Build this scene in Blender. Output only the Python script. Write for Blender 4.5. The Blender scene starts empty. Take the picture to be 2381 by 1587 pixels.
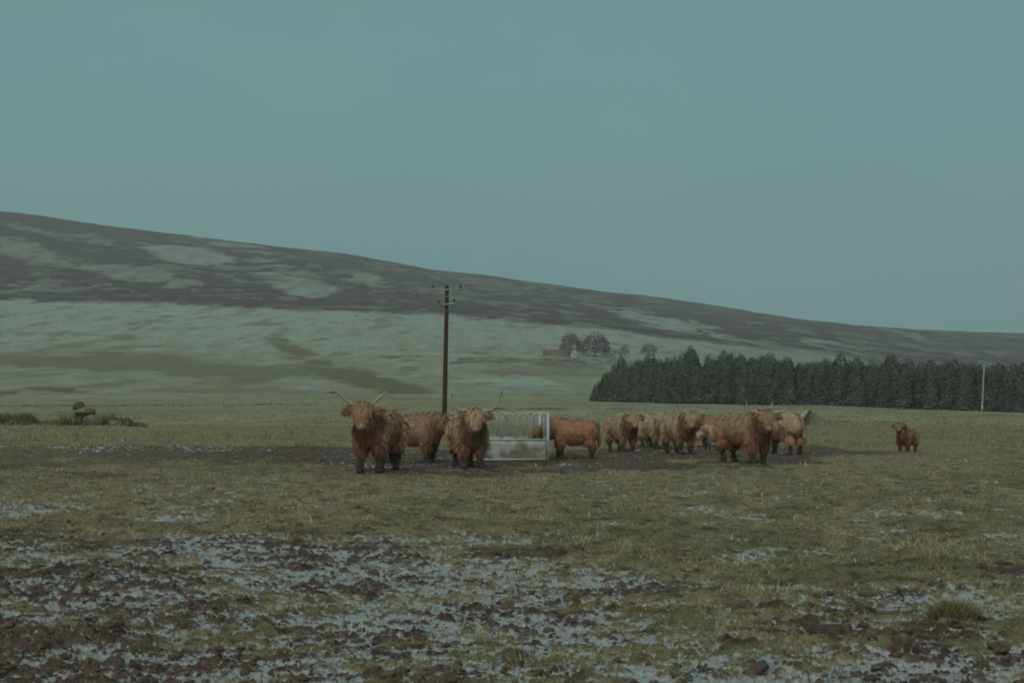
import bpy, math
import numpy as np
from mathutils import Vector, Matrix

rng = np.random.default_rng(11)
SC = bpy.context.scene
COL = SC.collection
R = math.radians

# ------------------------------------------------------------------ camera, sky, sun, exposure
IW, IH = 2381.0, 1587.0          # pixel frame of the photograph (only used to turn pixels into directions)
F = IW * 50.0 / 36.0             # 50 mm lens on 36 mm film
CX, CY, HORIZON, EYE = IW / 2, IH / 2, 928.0, 1.5
cam = bpy.data.cameras.new('camera'); cam.lens = 50; cam.sensor_width = 36
cam.clip_start = 0.1; cam.clip_end = 12000
camo = bpy.data.objects.new('camera', cam); COL.objects.link(camo)
camo.location = (0, 0, EYE)
camo.rotation_euler = (R(90) + math.atan((HORIZON - CY) / F), 0, 0)
SC.camera = camo

SUN_EL, SUN_AZ = 42.0, 198.0     # degrees; overcast, brighter part of the sky behind the camera to its left
W = bpy.data.worlds.new('World'); SC.world = W; W.use_nodes = True
wn, wl = W.node_tree.nodes, W.node_tree.links
wn.clear()
wo = wn.new('ShaderNodeOutputWorld'); bg = wn.new('ShaderNodeBackground')
sky = wn.new('ShaderNodeTexSky'); sky.sky_type = 'NISHITA'; sky.sun_disc = False
sky.sun_elevation = R(SUN_EL); sky.sun_rotation = R(SUN_AZ); sky.dust_density = 3.0; sky.air_density = 1.0
tc = wn.new('ShaderNodeTexCoord'); mp = wn.new('ShaderNodeMapping'); mp.inputs['Scale'].default_value = (1.2, 1.2, 3.0)
nz = wn.new('ShaderNodeTexNoise'); nz.inputs['Scale'].default_value = 2.4; nz.inputs['Detail'].default_value = 8
wl.new(tc.outputs['Generated'], mp.inputs['Vector']); wl.new(mp.outputs[0], nz.inputs['Vector'])
cr = wn.new('ShaderNodeValToRGB')
cr.color_ramp.elements[0].position = 0.3; cr.color_ramp.elements[0].color = (1.54, 3.08, 3.26, 1)
cr.color_ramp.elements[1].position = 0.75; cr.color_ramp.elements[1].color = (1.82, 3.56, 3.36, 1)
wl.new(nz.outputs[0], cr.inputs[0])
mx = wn.new('ShaderNodeMix'); mx.data_type = 'RGBA'; mx.inputs['Factor'].default_value = 0.95
wl.new(sky.outputs[0], mx.inputs[6]); wl.new(cr.outputs[0], mx.inputs[7])
wl.new(mx.outputs[2], bg.inputs['Color']); bg.inputs['Strength'].default_value = 0.1
wl.new(bg.outputs[0], wo.inputs['Surface'])

sun = bpy.data.lights.new('sun', 'SUN'); sun.energy = 1.5; sun.angle = R(60); sun.color = (1.0, 0.92, 0.82)
suno = bpy.data.objects.new('sun', sun); COL.objects.link(suno)
sd = Vector((math.sin(R(SUN_AZ)) * math.cos(R(SUN_EL)), math.cos(R(SUN_AZ)) * math.cos(R(SUN_EL)), math.sin(R(SUN_EL))))
suno.rotation_euler = sd.to_track_quat('Z', 'Y').to_euler()
suno.location = (0, -20, 60)

SC.view_settings.view_transform = 'Standard'; SC.view_settings.look = 'None'
SC.view_settings.exposure = 0.0; SC.view_settings.gamma = 1.0; SC.view_settings.use_curve_mapping = False
SC.render.engine = 'CYCLES'
SC.cycles.max_bounces = 6; SC.cycles.diffuse_bounces = 3; SC.cycles.volume_bounces = 0
SC.cycles.filter_width = 2.0
SC.cycles.use_denoising = True

# ------------------------------------------------------------------ helpers
def px_x(px, d): return (np.asarray(px, float) - CX) / F * d
def ray(px, y, d):
    """world point on the pixel's ray at forward distance d"""
    t = math.atan((HORIZON - CY) / F)
    dx, dy, dz = (px - CX) / F, 1.0, -(y - CY) / F
    wy = dy * math.cos(t) - dz * math.sin(t); wz = dy * math.sin(t) + dz * math.cos(t)
    k = d / wy
    return Vector((dx * k, d, EYE + wz * k))
def dist(y): return EYE * F / (y - HORIZON)          # flat-ground distance of an image row

def tag(o, label=None, cat=None, group=None, kind=None):
    if label: o['label'] = label
    if cat: o['category'] = cat
    if group: o['group'] = group
    if kind: o['kind'] = kind
    return o
def empty(name, loc, rz=0.0, s=1.0):
    o = bpy.data.objects.new(name, None); COL.objects.link(o)
    o.location = loc; o.rotation_euler = (0, 0, rz); o.scale = (s, s, s); o.empty_display_size = 0.2
    return o
def mesh_np(name, V, Fc, mat=None, smooth=True):
    """mesh from numpy verts and an (n,k) face array (k = 3 or 4) or a list of them"""
    me = bpy.data.meshes.new(name)
    V = np.asarray(V, np.float32).reshape(-1, 3)
    fs = Fc if isinstance(Fc, list) else [Fc]
    fs = [np.asarray(f, np.int32) for f in fs if len(f)]
    loops = np.concatenate([f.ravel() for f in fs]); tot = np.concatenate([np.full(len(f), f.shape[1], np.int32) for f in fs])
    start = np.concatenate([[0], np.cumsum(tot)[:-1]]).astype(np.int32)
    me.vertices.add(len(V)); me.vertices.foreach_set('co', V.ravel())
    me.loops.add(len(loops)); me.loops.foreach_set('vertex_index', loops)
    me.polygons.add(len(tot)); me.polygons.foreach_set('loop_start', start); me.polygons.foreach_set('loop_total', tot)
    me.update(calc_edges=True)
    if smooth: me.polygons.foreach_set('use_smooth', np.ones(len(tot), bool))
    if mat: me.materials.append(mat)
    return me
def obj(name, me, parent=None, loc=None):
    o = bpy.data.objects.new(name, me); COL.objects.link(o)
    if parent: o.parent = parent
    if loc is not None: o.location = loc
    return o
def colattr(me, name, rgba):
    a = me.color_attributes.new(name, 'FLOAT_COLOR', 'POINT')
    rgba = np.asarray(rgba, np.float32)
    if rgba.shape[1] == 3: rgba = np.hstack([rgba, np.ones((len(rgba), 1), np.float32)])
    a.data.foreach_set('color', rgba.ravel())

def _h(ix, iy, s):
    n = (ix.astype(np.int64) * 374761393 + iy.astype(np.int64) * 668265263 + s * 974711) & 0xFFFFFFFF
    n = ((n ^ (n >> 13)) * 1274126177) & 0xFFFFFFFF
    n = ((n ^ (n >> 16)) * 2246822519) & 0xFFFFFFFF
    return ((n ^ (n >> 15)) & 0xFFFFFF) / float(0xFFFFFF)
def vn(x, y, s=0):
    ix, iy = np.floor(x), np.floor(y); fx, fy = x - ix, y - iy
    fx = fx * fx * fx * (fx * (fx * 6 - 15) + 10); fy = fy * fy * fy * (fy * (fy * 6 - 15) + 10)
    a, b = _h(ix, iy, s), _h(ix + 1, iy, s); c, d = _h(ix, iy + 1, s), _h(ix + 1, iy + 1, s)
    return (a + (b - a) * fx) * (1 - fy) + (c + (d - c) * fx) * fy
def fbm(x, y, s=0, o=4, g=0.5):
    t, a, w = 0, 1.0, 0
    c_, s_ = math.cos(0.6), math.sin(0.6)
    for k in range(o):
        t = t + a * vn(x, y, s + 17 * k); w += a; a *= g
        x, y = (c_ * x - s_ * y) * 2.03 + 5.1, (s_ * x + c_ * y) * 2.03 - 3.7
    return t / w
def billow(x, y, s=0, o=3, g=0.5):
    t, a, w = 0, 1.0, 0
    c_, s_ = math.cos(0.9), math.sin(0.9)
    for k in range(o):
        t = t + a * np.abs(2 * vn(x, y, s + 31 * k) - 1); w += a; a *= g
        x, y = (c_ * x - s_ * y) * 2.1 + 3.3, (s_ * x + c_ * y) * 2.1 + 8.8
    return t / w
def sm(a, b, x):
    t = np.clip((x - a) / (b - a), 0, 1); return t * t * (3 - 2 * t)
def nrm(v): return v / np.maximum(np.linalg.norm(v, axis=-1, keepdims=True), 1e-9)

# ------------------------------------------------------------------ materials
def material(name, rough=0.9, spec=0.2):
    m = bpy.data.materials.new(name); m.use_nodes = True
    b = m.node_tree.nodes['Principled BSDF']; b.inputs['Roughness'].default_value = rough
    b.inputs['Specular IOR Level'].default_value = spec
    return m, m.node_tree.nodes, m.node_tree.links, b
def node_noise(n, l, scale, detail=4, vec=None, rough=0.55, dist_=0.0):
    t = n.new('ShaderNodeTexNoise'); t.inputs['Scale'].default_value = scale
    t.inputs['Detail'].default_value = detail; t.inputs['Roughness'].default_value = rough
    t.inputs['Distortion'].default_value = dist_
    if vec is not None: l.new(vec, t.inputs['Vector'])
    return t.outputs[0]
def node_ramp(n, l, fac, stops):
    r = n.new('ShaderNodeValToRGB'); e = r.color_ramp.elements
    while len(e) < len(stops): e.new(0.5)
    for k, (p, c) in enumerate(stops):
        e[k].position = p; e[k].color = (*c, 1) if len(c) == 3 else c
    l.new(fac, r.inputs[0]); return r.outputs[0]
def node_mix(n, l, fac, a, b, mode='MIX'):
    m = n.new('ShaderNodeMix'); m.data_type = 'RGBA'; m.blend_type = mode
    for sock, v in ((m.inputs[0], fac), (m.inputs[6], a), (m.inputs[7], b)):
        if isinstance(v, bpy.types.NodeSocket): l.new(v, sock)
        elif isinstance(v, (int, float)): sock.default_value = v
        else: sock.default_value = (*v, 1)
    return m.outputs[2]
def node_math(n, l, op, a, b, clamp=False):
    m = n.new('ShaderNodeMath'); m.operation = op; m.use_clamp = clamp
    for sock, v in ((m.inputs[0], a), (m.inputs[1], b)):
        if isinstance(v, bpy.types.NodeSocket): l.new(v, sock)
        else: sock.default_value = v
    return m.outputs[0]
def node_range(n, l, v, a, b, c=0.0, d=1.0):
    m = n.new('ShaderNodeMapRange'); l.new(v, m.inputs[0])
    for k, x in enumerate((a, b, c, d)): m.inputs[k + 1].default_value = x
    m.interpolation_type = 'SMOOTHSTEP'
    return m.outputs[0]
def node_bump(n, l, b, h, strength, distance):
    u = n.new('ShaderNodeBump'); u.inputs['Strength'].default_value = strength; u.inputs['Distance'].default_value = distance
    l.new(h, u.inputs['Height']); l.new(u.outputs[0], b.inputs['Normal'])
def objco(n): return n.new('ShaderNodeTexCoord').outputs['Object']
def attr(n, name):
    a = n.new('ShaderNodeAttribute'); a.attribute_name = name; return a

def simple_mat(name, c1, c2, scale=8.0, rough=0.9, spec=0.2, bump=0.0, bd=0.01):
    m, n, l, b = material(name, rough, spec)
    v = objco(n); nn = node_noise(n, l, scale, 5, v)
    l.new(node_ramp(n, l, nn, [(0.3, c1), (0.7, c2)]), b.inputs['Base Color'])
    if bump: node_bump(n, l, b, nn, bump, bd)
    return m
def tint_mat(name, rough=0.85, spec=0.15, transl=0.0):
    """colour comes from a per-vertex attribute that varies strand by strand / leaf by leaf"""
    m, n, l, b = material(name, rough, spec)
    l.new(attr(n, 'tint').outputs['Color'], b.inputs['Base Color'])
    return m

# ------------------------------------------------------------------ terrain height table  (columns: azimuth as photo column, rows: forward distance)
PXC = np.array([-600, -300, 0, 300, 500, 800, 1000, 1200, 1400, 1550, 1700, 1900, 2000, 2100, 2381, 2700, 3000], float)
RIDGE = np.interp(PXC, [-600, 0, 100, 354, 506, 648, 800, 901, 1113, 1417, 1458, 1559, 1721, 1923, 2004, 2176, 2381, 3000],
                       [430, 488, 495, 531, 552, 567, 584, 607, 638, 673, 683, 693, 714, 747, 754, 764, 773, 800])
MOOR = np.interp(PXC, [-600, 0, 506, 810, 1032, 1215, 1437, 1540, 1780, 1870, 2035, 2150, 2381, 3000],
                      [690, 697, 711, 724, 731, 751, 768, 785, 810, 815, 845, 868, 885, 900])
def y2z(y, d): return EYE + (HORIZON - y) / F * d
ROWS = []
ROWS.append((1.0, np.zeros_like(PXC)))
ROWS.append((70.0, np.zeros_like(PXC)))
ROWS.append((110.0, np.interp(PXC, [0, 800, 1400, 1700, 1930, 2100, 2381], [.05, .1, .2, .3, .4, .15, 0])))
ROWS.append((150.0, np.interp(PXC, [0, 800, 1400, 1700, 1900, 1980, 2100, 2381], [.2, .25, .5, .7, .85, .8, .4, 0.0])))
ROWS.append((200.0, np.interp(PXC, [0, 800, 1400, 1700, 1930, 2100, 2381], [.4, .5, .75, .7, .6, .1, -.4])))
ROWS.append((250.0, np.interp(PXC, [0, 800, 1400, 1700, 1930, 2100, 2381], [.65, .75, .8, .6, .2, -.4, -1.0])))
ROWS.append((330.0, np.interp(PXC, [0, 800, 1400, 1700, 1930, 2100, 2381], [1.0, 1.1, .6, .2, -.3, -.9, -1.5])))
ROWS.append((430.0, np.interp(PXC, [0, 800, 1300, 1700, 2381], [1.4, 1.6, 1.0, .0, -1.0])))
ROWS.append((480.0, np.interp(PXC, [0, 800, 1300, 1700, 2381], [2.2, 2.6, 2.4, 1.0, 0.0])))
ROWS.append((720.0, y2z(HORIZON - 0.30 * (HORIZON - MOOR), 720.0)))
ROWS.append((1000.0, y2z(HORIZON - 0.60 * (HORIZON - MOOR), 1000.0)))
ROWS.append((1400.0, y2z(MOOR, 1400.0)))
ROWS.append((1900.0, y2z(MOOR + 0.62 * (RIDGE - MOOR), 1900.0)))
ROWS.append((2400.0, y2z(RIDGE, 2400.0)))
ROWS.append((2700.0, y2z(RIDGE + 10, 2700.0)))
ROWS.append((3600.0, y2z(RIDGE + 120, 3600.0)))
TD = np.array([r[0] for r in ROWS]); TZ = np.array([r[1] for r in ROWS])
NU, NVv = 361, 420
GU = np.linspace(-600, 3000, NU); LD0, LD1 = math.log(1.0), math.log(3600.0)
GL = np.linspace(LD0, LD1, NVv); GD = np.exp(GL)
tmp = np.array([np.interp(GU, PXC, row) for row in TZ])
TAB = np.array([np.interp(GD, TD, tmp[:, k]) for k in range(NU)]).T
for _ in range(3):
    p = np.pad(TAB, ((2, 2), (2, 2)), 'edge')
    TAB = sum(p[2:-2, k:k + NU] for k in range(5)) / 5
    p = np.pad(TAB, ((2, 2), (2, 2)), 'edge')
    TAB = sum(p[k:k + NVv, 2:-2] for k in range(5)) / 5
def zbase(x, y):
    x, y = np.asarray(x, float), np.asarray(y, float)
    d = np.clip(y, 1.01, 3590); px = np.clip(CX + F * x / d, -599, 2999)
    u = (px + 600) / 3600 * (NU - 1); v = (np.log(d) - LD0) / (LD1 - LD0) * (NVv - 1)
    iu, iv = np.minimum(u.astype(int), NU - 2), np.minimum(v.astype(int), NVv - 2); fu, fv = u - iu, v - iv
    z = (TAB[iv, iu] * (1 - fu) + TAB[iv, iu + 1] * fu) * (1 - fv) + (TAB[iv + 1, iu] * (1 - fu) + TAB[iv + 1, iu + 1] * fu) * fv
    far = sm(450, 700, d)
    z = z + far * (fbm(x / 140, y / 260, 3, 4) - .5) * 9 * sm(450, 1600, d)
    z = z + (1 - far) * sm(45, 120, d) * (fbm(x / 9, y / 14, 5, 3) - .5) * .22
    return z

# ------------------------------------------------------------------ near field: masks and relief
def masks(x, y):
    """snow, mud, green cover (0..1) at a ground point"""
    d = np.maximum(y, 2.0); px = CX + F * x / d; yp = HORIZON + EYE * F / d
    wob = (fbm(x / 2.2, y / 2.2, 40, 4) - .5); wob2 = (fbm(x / .7, y / .9, 41, 4) - .5)
    ypw = yp + wob * 60 * np.clip(12 / d, .12, 1.2) * 2.0
    big = fbm(x / 1.6 + 9, y / 2.6, 42, 4)
    # trampled mud belt round the feeder
    top = np.interp(px, [0, 350, 800, 1000, 1300, 1500, 1900, 2000, 2381], [1028, 1033, 1040, 1045, 1050, 1036, 1034, 1047, 1052])
    bot = np.interp(px, [0, 300, 800, 900, 1300, 1500, 1800, 1960, 2100, 2381], [1110, 1090, 1092, 1102, 1097, 1086, 1082, 1070, 1062, 1058])
    yb = yp + wob * 60 + wob2 * 40
    mud = sm(-3, 3, yp + wob2 * 5 - top) * (1 - sm(-26, 24, yb - bot)) * np.interp(px, [0, 500, 800, 1850, 2050, 2200], [.48, .60, 1, 1, .75, .35])
    left = sm(1300, 500, px)
    mud = np.maximum(mud, .55 * left * sm(1040, 1070, ypw) * (1 - sm(1110, 1190, ypw)) * sm(.35, .6, big))
    # churned, snow-dusted foreground
    lim = np.interp(px, [0, 300, 600, 900, 1200, 1400, 1600, 2000, 2200, 2381], [1220, 1230, 1210, 1210, 1240, 1300, 1360, 1365, 1350, 1340])
    ch = sm(-75, 95, ypw - lim)
    mud = np.maximum(mud, ch * sm(.36, .66, .55 * fbm(x / .34, y / .26, 44, 4) + .45 * fbm(x / 1.1, y / 1.0, 49, 4) - .035 + .10 * left))
    snow = ch * (.47 + .05 * sm(1200, 1700, px) + .22 * sm(.32, .66, .6 * fbm(x / .36 + 4, y / .24, 45, 4) + .4 * fbm(x / 1.2, y / 1.0, 50, 4)))
    # patches further out
    def patch(cx, cy, rx, ry, a):
        q = np.sqrt(((px - cx) / rx) ** 2 + ((yp - cy) / ry) ** 2) + wob * 1.6 + wob2 * .9
        return a * (1 - sm(.45, 1.15, q))
    for c in ((60, 1185, 130, 16, .8), (130, 1235, 200, 14, .45), (430, 1205, 110, 40, .55), (520, 1130, 300, 18, .33), (480, 1260, 160, 34, .6), (120, 1160, 200, 16, .4),
              (2050, 1235, 150, 34, .62), (2200, 1270, 170, 18, .5), (1860, 1240, 120, 24, .4), (1600, 1215, 50, 10, .35),
              (2330, 1225, 90, 14, .3), (1330, 1245, 120, 16, .36), (1000, 1260, 220, 30, .5), (1830, 1275, 120, 12, .5)):
        snow = np.maximum(snow, patch(*c))
    beltsnow = sm(-3, 3, yp - top) * (1 - sm(8, 30, yp - top)) * np.interp(px, [0, 450, 620, 900], [.46, .42, .3, .05])
    snow = np.maximum(snow, beltsnow)
    snow = np.maximum(snow, mud * (1 - ch) * .26)
    snow = np.maximum(snow, (1 - ch) * .56 * sm(.54, .70, fbm(x / .55 + 70, y / .9, 48, 5)) * sm(1085, 1130, yp))
    green = .8 * sm(.50, .70, fbm(x / 1.3 + 20, y / 1.9, 46, 4)) * (1 - .8 * mud)
    green = np.maximum(green, .9 * patch(880, 1445, 90, 20, 1)); green = np.maximum(green, .9 * patch(1560, 1450, 110, 26, 1))
    green = np.maximum(green, patch(1680, 1540, 160, 28, .9)); green = np.maximum(green, patch(70, 1305, 100, 12, .8))
    return np.clip(snow, 0, 1), np.clip(mud, 0, 1), np.clip(green, 0, 1)
def relief(x, y, snow, mud):
    rough = np.clip(.6 + .4 * np.maximum(mud, snow), 0, 1)
    b1 = billow(x / .15 + .35 * vn(x / .4, y / .4, 66), y / .12, 60, 3, .66); b2 = billow(x / .05, y / .04, 61, 2, .6)
    macro = fbm(x / 1.5, y / 1.5, 62, 3) - .5
    hn = np.clip(.70 * b1 + .50 * b2 + .35 * macro, 0, 1)
    z = rough * (.10 * b1 + .035 * b2 - .04) + macro * .17
    z = z * (1 - .6 * sm(22, 60, y))
    return z, hn
def field_grid():
    px = np.concatenate([np.arange(-1600, -200, 10.0), np.arange(-200, 2580, 2.7), np.arange(2590, 4000, 10.0)]); yr = np.concatenate([np.arange(990, 1240, 1.6), np.arange(1240, 1950, 2.1)])
    d = dist(yr)[::-1]
    PX, D = np.meshgrid(px, d); X = px_x(PX, D); return px, d, X, D
_px, _d, FX, FY = field_grid()
S_, M_, G_ = masks(FX, FY); RZ, HN = relief(FX, FY, S_, M_)
FZ = zbase(FX, FY) + RZ * (1 - sm(60, 78, FY))
def hz(x, y):
    """height of the field surface under a point (nearest grid bilinear), base terrain elsewhere"""
    x, y = np.atleast_1d(np.asarray(x, float)), np.atleast_1d(np.asarray(y, float))
    z = zbase(x, y); px = CX + F * x / y
    ok = (y > _d[0]) & (y < _d[-1]) & (px > _px[0]) & (px < _px[-1])
    iu = np.clip(np.searchsorted(_px, px) - 1, 0, len(_px) - 2); fu = np.clip((px - _px[iu]) / (_px[iu + 1] - _px[iu]), 0, 1)
    iv = np.clip(np.searchsorted(_d, y) - 1, 0, len(_d) - 2); fv = np.clip((y - _d[iv]) / (_d[iv + 1] - _d[iv]), 0, 1)
    zz = (FZ[iv, iu] * (1 - fu) + FZ[iv, iu + 1] * fu) * (1 - fv) + (FZ[iv + 1, iu] * (1 - fu) + FZ[iv + 1, iu + 1] * fu) * fv
    return np.where(ok, zz, z)
def grid_faces(nr, nc):
    i = np.arange(nr - 1)[:, None] * nc + np.arange(nc - 1)[None, :]
    return np.stack([i, i + 1, i + nc + 1, i + nc], -1).reshape(-1, 4)

# field material
SNOW = (.66, .67, .67)
mf, n, l, b = material('field_turf', .95, .15)
v = objco(n); at = attr(n, 'mask'); sep = n.new('ShaderNodeSeparateColor'); l.new(at.outputs['Color'], sep.inputs[0])
n_mid, n_fine = node_noise(n, l, 16, 6, v, .66), node_noise(n, l, 46, 5, v, .68)
straw = node_ramp(n, l, n_mid, [(.30, (.12, .092, .062)), (.42, (.26, .205, .134)), (.58, (.38, .31, .21)), (.70, (.48, .40, .28))])
grn = node_ramp(n, l, n_fine, [(.3, (.17, .152, .09)), (.7, (.32, .285, .18))])
mudc = node_ramp(n, l, n_mid, [(.3, (.082, .057, .050)), (.55, (.18, .130, .108)), (.75, (.29, .212, .172))])
gf = node_range(n, l, node_math(n, l, 'ADD', sep.outputs[2], node_math(n, l, 'MULTIPLY', node_math(n, l, 'SUBTRACT', n_mid, .5), 1.2)), .35, .75)
mfac = node_range(n, l, node_math(n, l, 'ADD', sep.outputs[1], node_math(n, l, 'MULTIPLY', node_math(n, l, 'SUBTRACT', n_mid, .5), 1.3)), .3, .62)
c = node_mix(n, l, gf, straw, grn); c = node_mix(n, l, mfac, c, mudc)
n_tus = node_noise(n, l, 3.4, 6, v, .72)
c = node_mix(n, l, 1.0, c, node_ramp(n, l, n_tus, [(.38, (.42, .36, .33)), (.48, (.92, .90, .86)), (.56, (1.05, 1.03, 1.0)), (.66, (1.25, 1.22, 1.2))]), 'MULTIPLY')  # mottled turf tone, with small tussock shadows painted into the dark spots
c = node_mix(n, l, .45, c, node_ramp(n, l, n_fine, [(.3, (.45, .45, .45)), (.7, (1.25, 1.2, 1.1))]), 'MULTIPLY')
# snow lies where the cover is thick, in the lower and flatter places
hsub = node_math(n, l, 'MULTIPLY', node_math(n, l, 'SUBTRACT', .36, at.outputs['Alpha']), 2.3)
sfac = node_math(n, l, 'ADD', sep.outputs[0], hsub)
sfac = node_math(n, l, 'ADD', sfac, node_math(n, l, 'MULTIPLY', node_math(n, l, 'SUBTRACT', n_mid, .5), .9))
sfac = node_math(n, l, 'ADD', sfac, node_math(n, l, 'MULTIPLY', node_math(n, l, 'SUBTRACT', n_fine, .5), .7))
gate = node_range(n, l, sep.outputs[0], .04, .22)
sfac = node_math(n, l, 'MULTIPLY', node_range(n, l, sfac, .26, .66), gate)
snowc = node_ramp(n, l, n_fine, [(.3, (.30, .32, .33)), (.65, SNOW)])
l.new(node_mix(n, l, node_math(n, l, 'MULTIPLY', sfac, .9), c, snowc), b.inputs['Base Color'])
node_bump(n, l, b, node_math(n, l, 'ADD', n_fine, node_math(n, l, 'MULTIPLY', n_mid, 1.6)), .9, .035)
me = mesh_np('field', np.stack([FX, FY, FZ], -1), grid_faces(*FX.shape)[:, ::-1] * 1, mf)
colattr(me, 'mask', np.stack([S_, M_, G_, HN], -1).reshape(-1, 4))
me.flip_normals() if me.polygons[0].normal.z < 0 else None
tag(obj('field', me), 'rough trampled winter field dusted with thin snow', kind='structure')

# the same field beside and behind the camera
gx_, gy_ = np.meshgrid(np.arange(-60, 60.1, .4), np.arange(-40, 78.1, .4)); sa, ma, ga = masks(gx_, np.maximum(gy_, 4.0) + .0 * gx_)
mz_ = fbm(gx_ / 1.5, gy_ / 1.5, 62, 3) - .5
me = mesh_np('field_margin', np.stack([gx_, gy_, zbase(gx_, np.maximum(gy_, 2.0)) * (gy_ > 2) - .17 + .12 * (mz_ - .2) * ((np.abs(gx_) > .86 * gy_ + .3) | (gy_ < 4.8))], -1), grid_faces(*gx_.shape), mf)
if me.polygons[0].normal.z < 0: me.flip_normals()
colattr(me, 'mask', np.stack([sa, ma, ga, .3 + .8 * (billow(gx_ / .9, gy_ / .8, 63, 3) - .2)], -1).reshape(-1, 4))
tag(obj('field_margin', me), 'edge of the trampled field beside the viewpoint', kind='structure')

# far pasture
mpz, n, l, b = material('pasture_turf', .95, .1)
v = objco(n); m2 = n.new('ShaderNodeMapping'); m2.inputs['Scale'].default_value = (1, .35, 1); l.new(v, m2.inputs[0])
nb, nm, nf = node_noise(n, l, .03, 5, m2.outputs[0]), node_noise(n, l, .3, 6, m2.outputs[0], .65), node_noise(n, l, 2.4, 4, m2.outputs[0], .65)
c1 = node_ramp(n, l, nb, [(.35, (.235, .218, .138)), (.65, (.34, .302, .212))])
c2 = node_ramp(n, l, nm, [(.3, (.62, .62, .55)), (.5, (1, 1, 1)), (.72, (1.2, 1.18, 1.18))])
c3 = node_ramp(n, l, nf, [(.32, (.65, .65, .6)), (.6, (1.08, 1.06, 1.06))])
l.new(node_mix(n, l, 1.0, node_mix(n, l, 1.0, c1, c2, 'MULTIPLY'), c3, 'MULTIPLY'), b.inputs['Base Color'])
node_bump(n, l, b, nf, .8, .15)
px = np.arange(-400, 2781, 6.0); dd = np.exp(np.linspace(math.log(70), math.log(500), 150))
PX, D = np.meshgrid(px, dd); X = px_x(PX, D)
Z = zbase(X, D) - .02 * (D < 80)
me = mesh_np('pasture', np.stack([X, D, Z], -1), grid_faces(*X.shape), mpz)
if me.polygons[0].normal.z < 0: me.flip_normals()
tag(obj('pasture', me), 'pale grass pasture stretching behind the cattle', kind='structure')

# moorland hill: vegetation cover laid out patch by patch
px = np.arange(-500, 2881, 4.4); dd = np.concatenate([np.exp(np.linspace(math.log(494), math.log(1350), 130)), np.linspace(1358, 2480, 200), np.linspace(2520, 3580, 20)])
PX, D = np.meshgrid(px, dd); X = px_x(PX, D); Z = zbase(X, D)
YP = HORIZON - (Z - EYE) / D * F
w1 = fbm(X / 45, D / 60, 70, 4) - .5; w2 = fbm(X / 12, D / 24, 71, 4) - .5
def ell(cx, cy, rx, ry, sl=.12, edge=.35):
    dx = PX - cx + w1 * 150 + w2 * 50; dy = YP - cy - sl * (PX - cx) + w1 * 34 + w2 * 18
    return 1 - sm(1 - edge, 1 + edge, np.sqrt((dx / rx) ** 2 + (dy / ry) ** 2))
moorline = np.interp(PX, [-600, 0, 506, 810, 1032, 1215, 1437, 1540, 1780, 1870, 2035, 2150, 2381, 3000],
                         [690, 697, 711, 724, 731, 751, 768, 785, 810, 815, 845, 868, 885, 900])
heath = 1 - sm(-4, 4, YP - moorline + w2 * 12)
pale = np.zeros_like(PX)
for cx, cy, rx, ry, a in ((168, 549, 110, 9, .45), (430, 590, 105, 22, .8), (535, 566, 90, 10, .6), (330, 640, 125, 18, .62), (700, 665, 85, 22, .75), (857, 652, 65, 14, .7),
        (40, 577, 80, 26, .55), (150, 613, 120, 10, .55), (625, 611, 65, 5, .6), (690, 634, 75, 6, .5), (40, 526, 45, 8, .45), (1150, 662, 70, 9, .4), (900, 690, 60, 5, .35),
        (1512, 741, 80, 14, .85), (1600, 757, 85, 12, .8), (1700, 786, 60, 5, .75), (1366, 690, 55, 8, .4), (1250, 672, 70, 9, .42), (1500, 692, 50, 8, .45),
        (1908, 795, 60, 9, .75), (2083, 768, 55, 4, .7), (1752, 750, 28, 4, .7), (2200, 775, 45, 3, .5), (2300, 800, 60, 8, .3), (1040, 640, 90, 6, .3), (250, 668, 60, 4, .5), (90, 668, 110, 5, .55),
        (400, 700, 70, 3, .4), (1330, 728, 60, 4, .35), (2150, 800, 70, 5, .25), (560, 650, 50, 4, .45), (-150, 600, 120, 20, .6)):
    pale = np.maximum(pale, a * ell(cx, cy, rx, ry))
pale = pale * (.5 + 1.1 * fbm(X / 10, D / 45, 79, 5)); streak = np.maximum(sm(.59, .66, fbm(X / 34 + 3, D / 60, 72, 5)) * .48, sm(.60, .64, fbm((X + .8 * D) / 60, (D - .5 * X) / 22, 73, 4)) * .42) * sm(495, 600, YP)
pale = np.maximum(pale, streak)
brown = np.zeros_like(PX)
for cx, cy, rx, ry, a, sl in ((200, 838, 330, 24, .62, .02), (520, 858, 300, 18, .6, .06), (150, 915, 210, 9, .95, .03), (850, 882, 170, 22, .75, .2), (800, 916, 230, 7, .85, 0), (690, 815, 60, 17, .7, .3),
        (930, 829, 62, 5, .75, .02), (1230, 843, 200, 2.6, .9, .02), (1250, 866, 170, 14, .5, .03), (1220, 926, 190, 9, .95, .02), (240, 779, 120, 5, .6, .05), (60, 772, 90, 4, .5, .02),
        (500, 800, 40, 3, .6, 0), (1330, 850, 90, 12, .55, .05), (500, 905, 260, 9, .5, 0), (1600, 880, 200, 20, .3, 0)):
    brown = np.maximum(brown, a * ell(cx, cy, rx, ry, sl))
brown = np.maximum(brown * .85, .45 * sm(.56, .72, fbm(X / 18, D / 50, 75, 5)))
frost = np.clip(.42 + .5 * (fbm(X / 9, D / 34, 76, 5) - .42) + .25 * (1 - sm(700, 900, YP)) - .2 * sm(1500, 2000, PX), 0, 1) * (1 - .75 * brown)
frost = np.maximum(frost, .75 * ell(1180, 890, 180, 12, .05)); frost = np.maximum(frost, .5 * ell(480, 875, 50, 12)); frost = np.maximum(frost, .7 * ell(1960, 828, 70, 5, .25))
frost = frost * (1 - sm(912, 925, YP))
mh, n, l, b = material('moorland', .95, .05)
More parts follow.
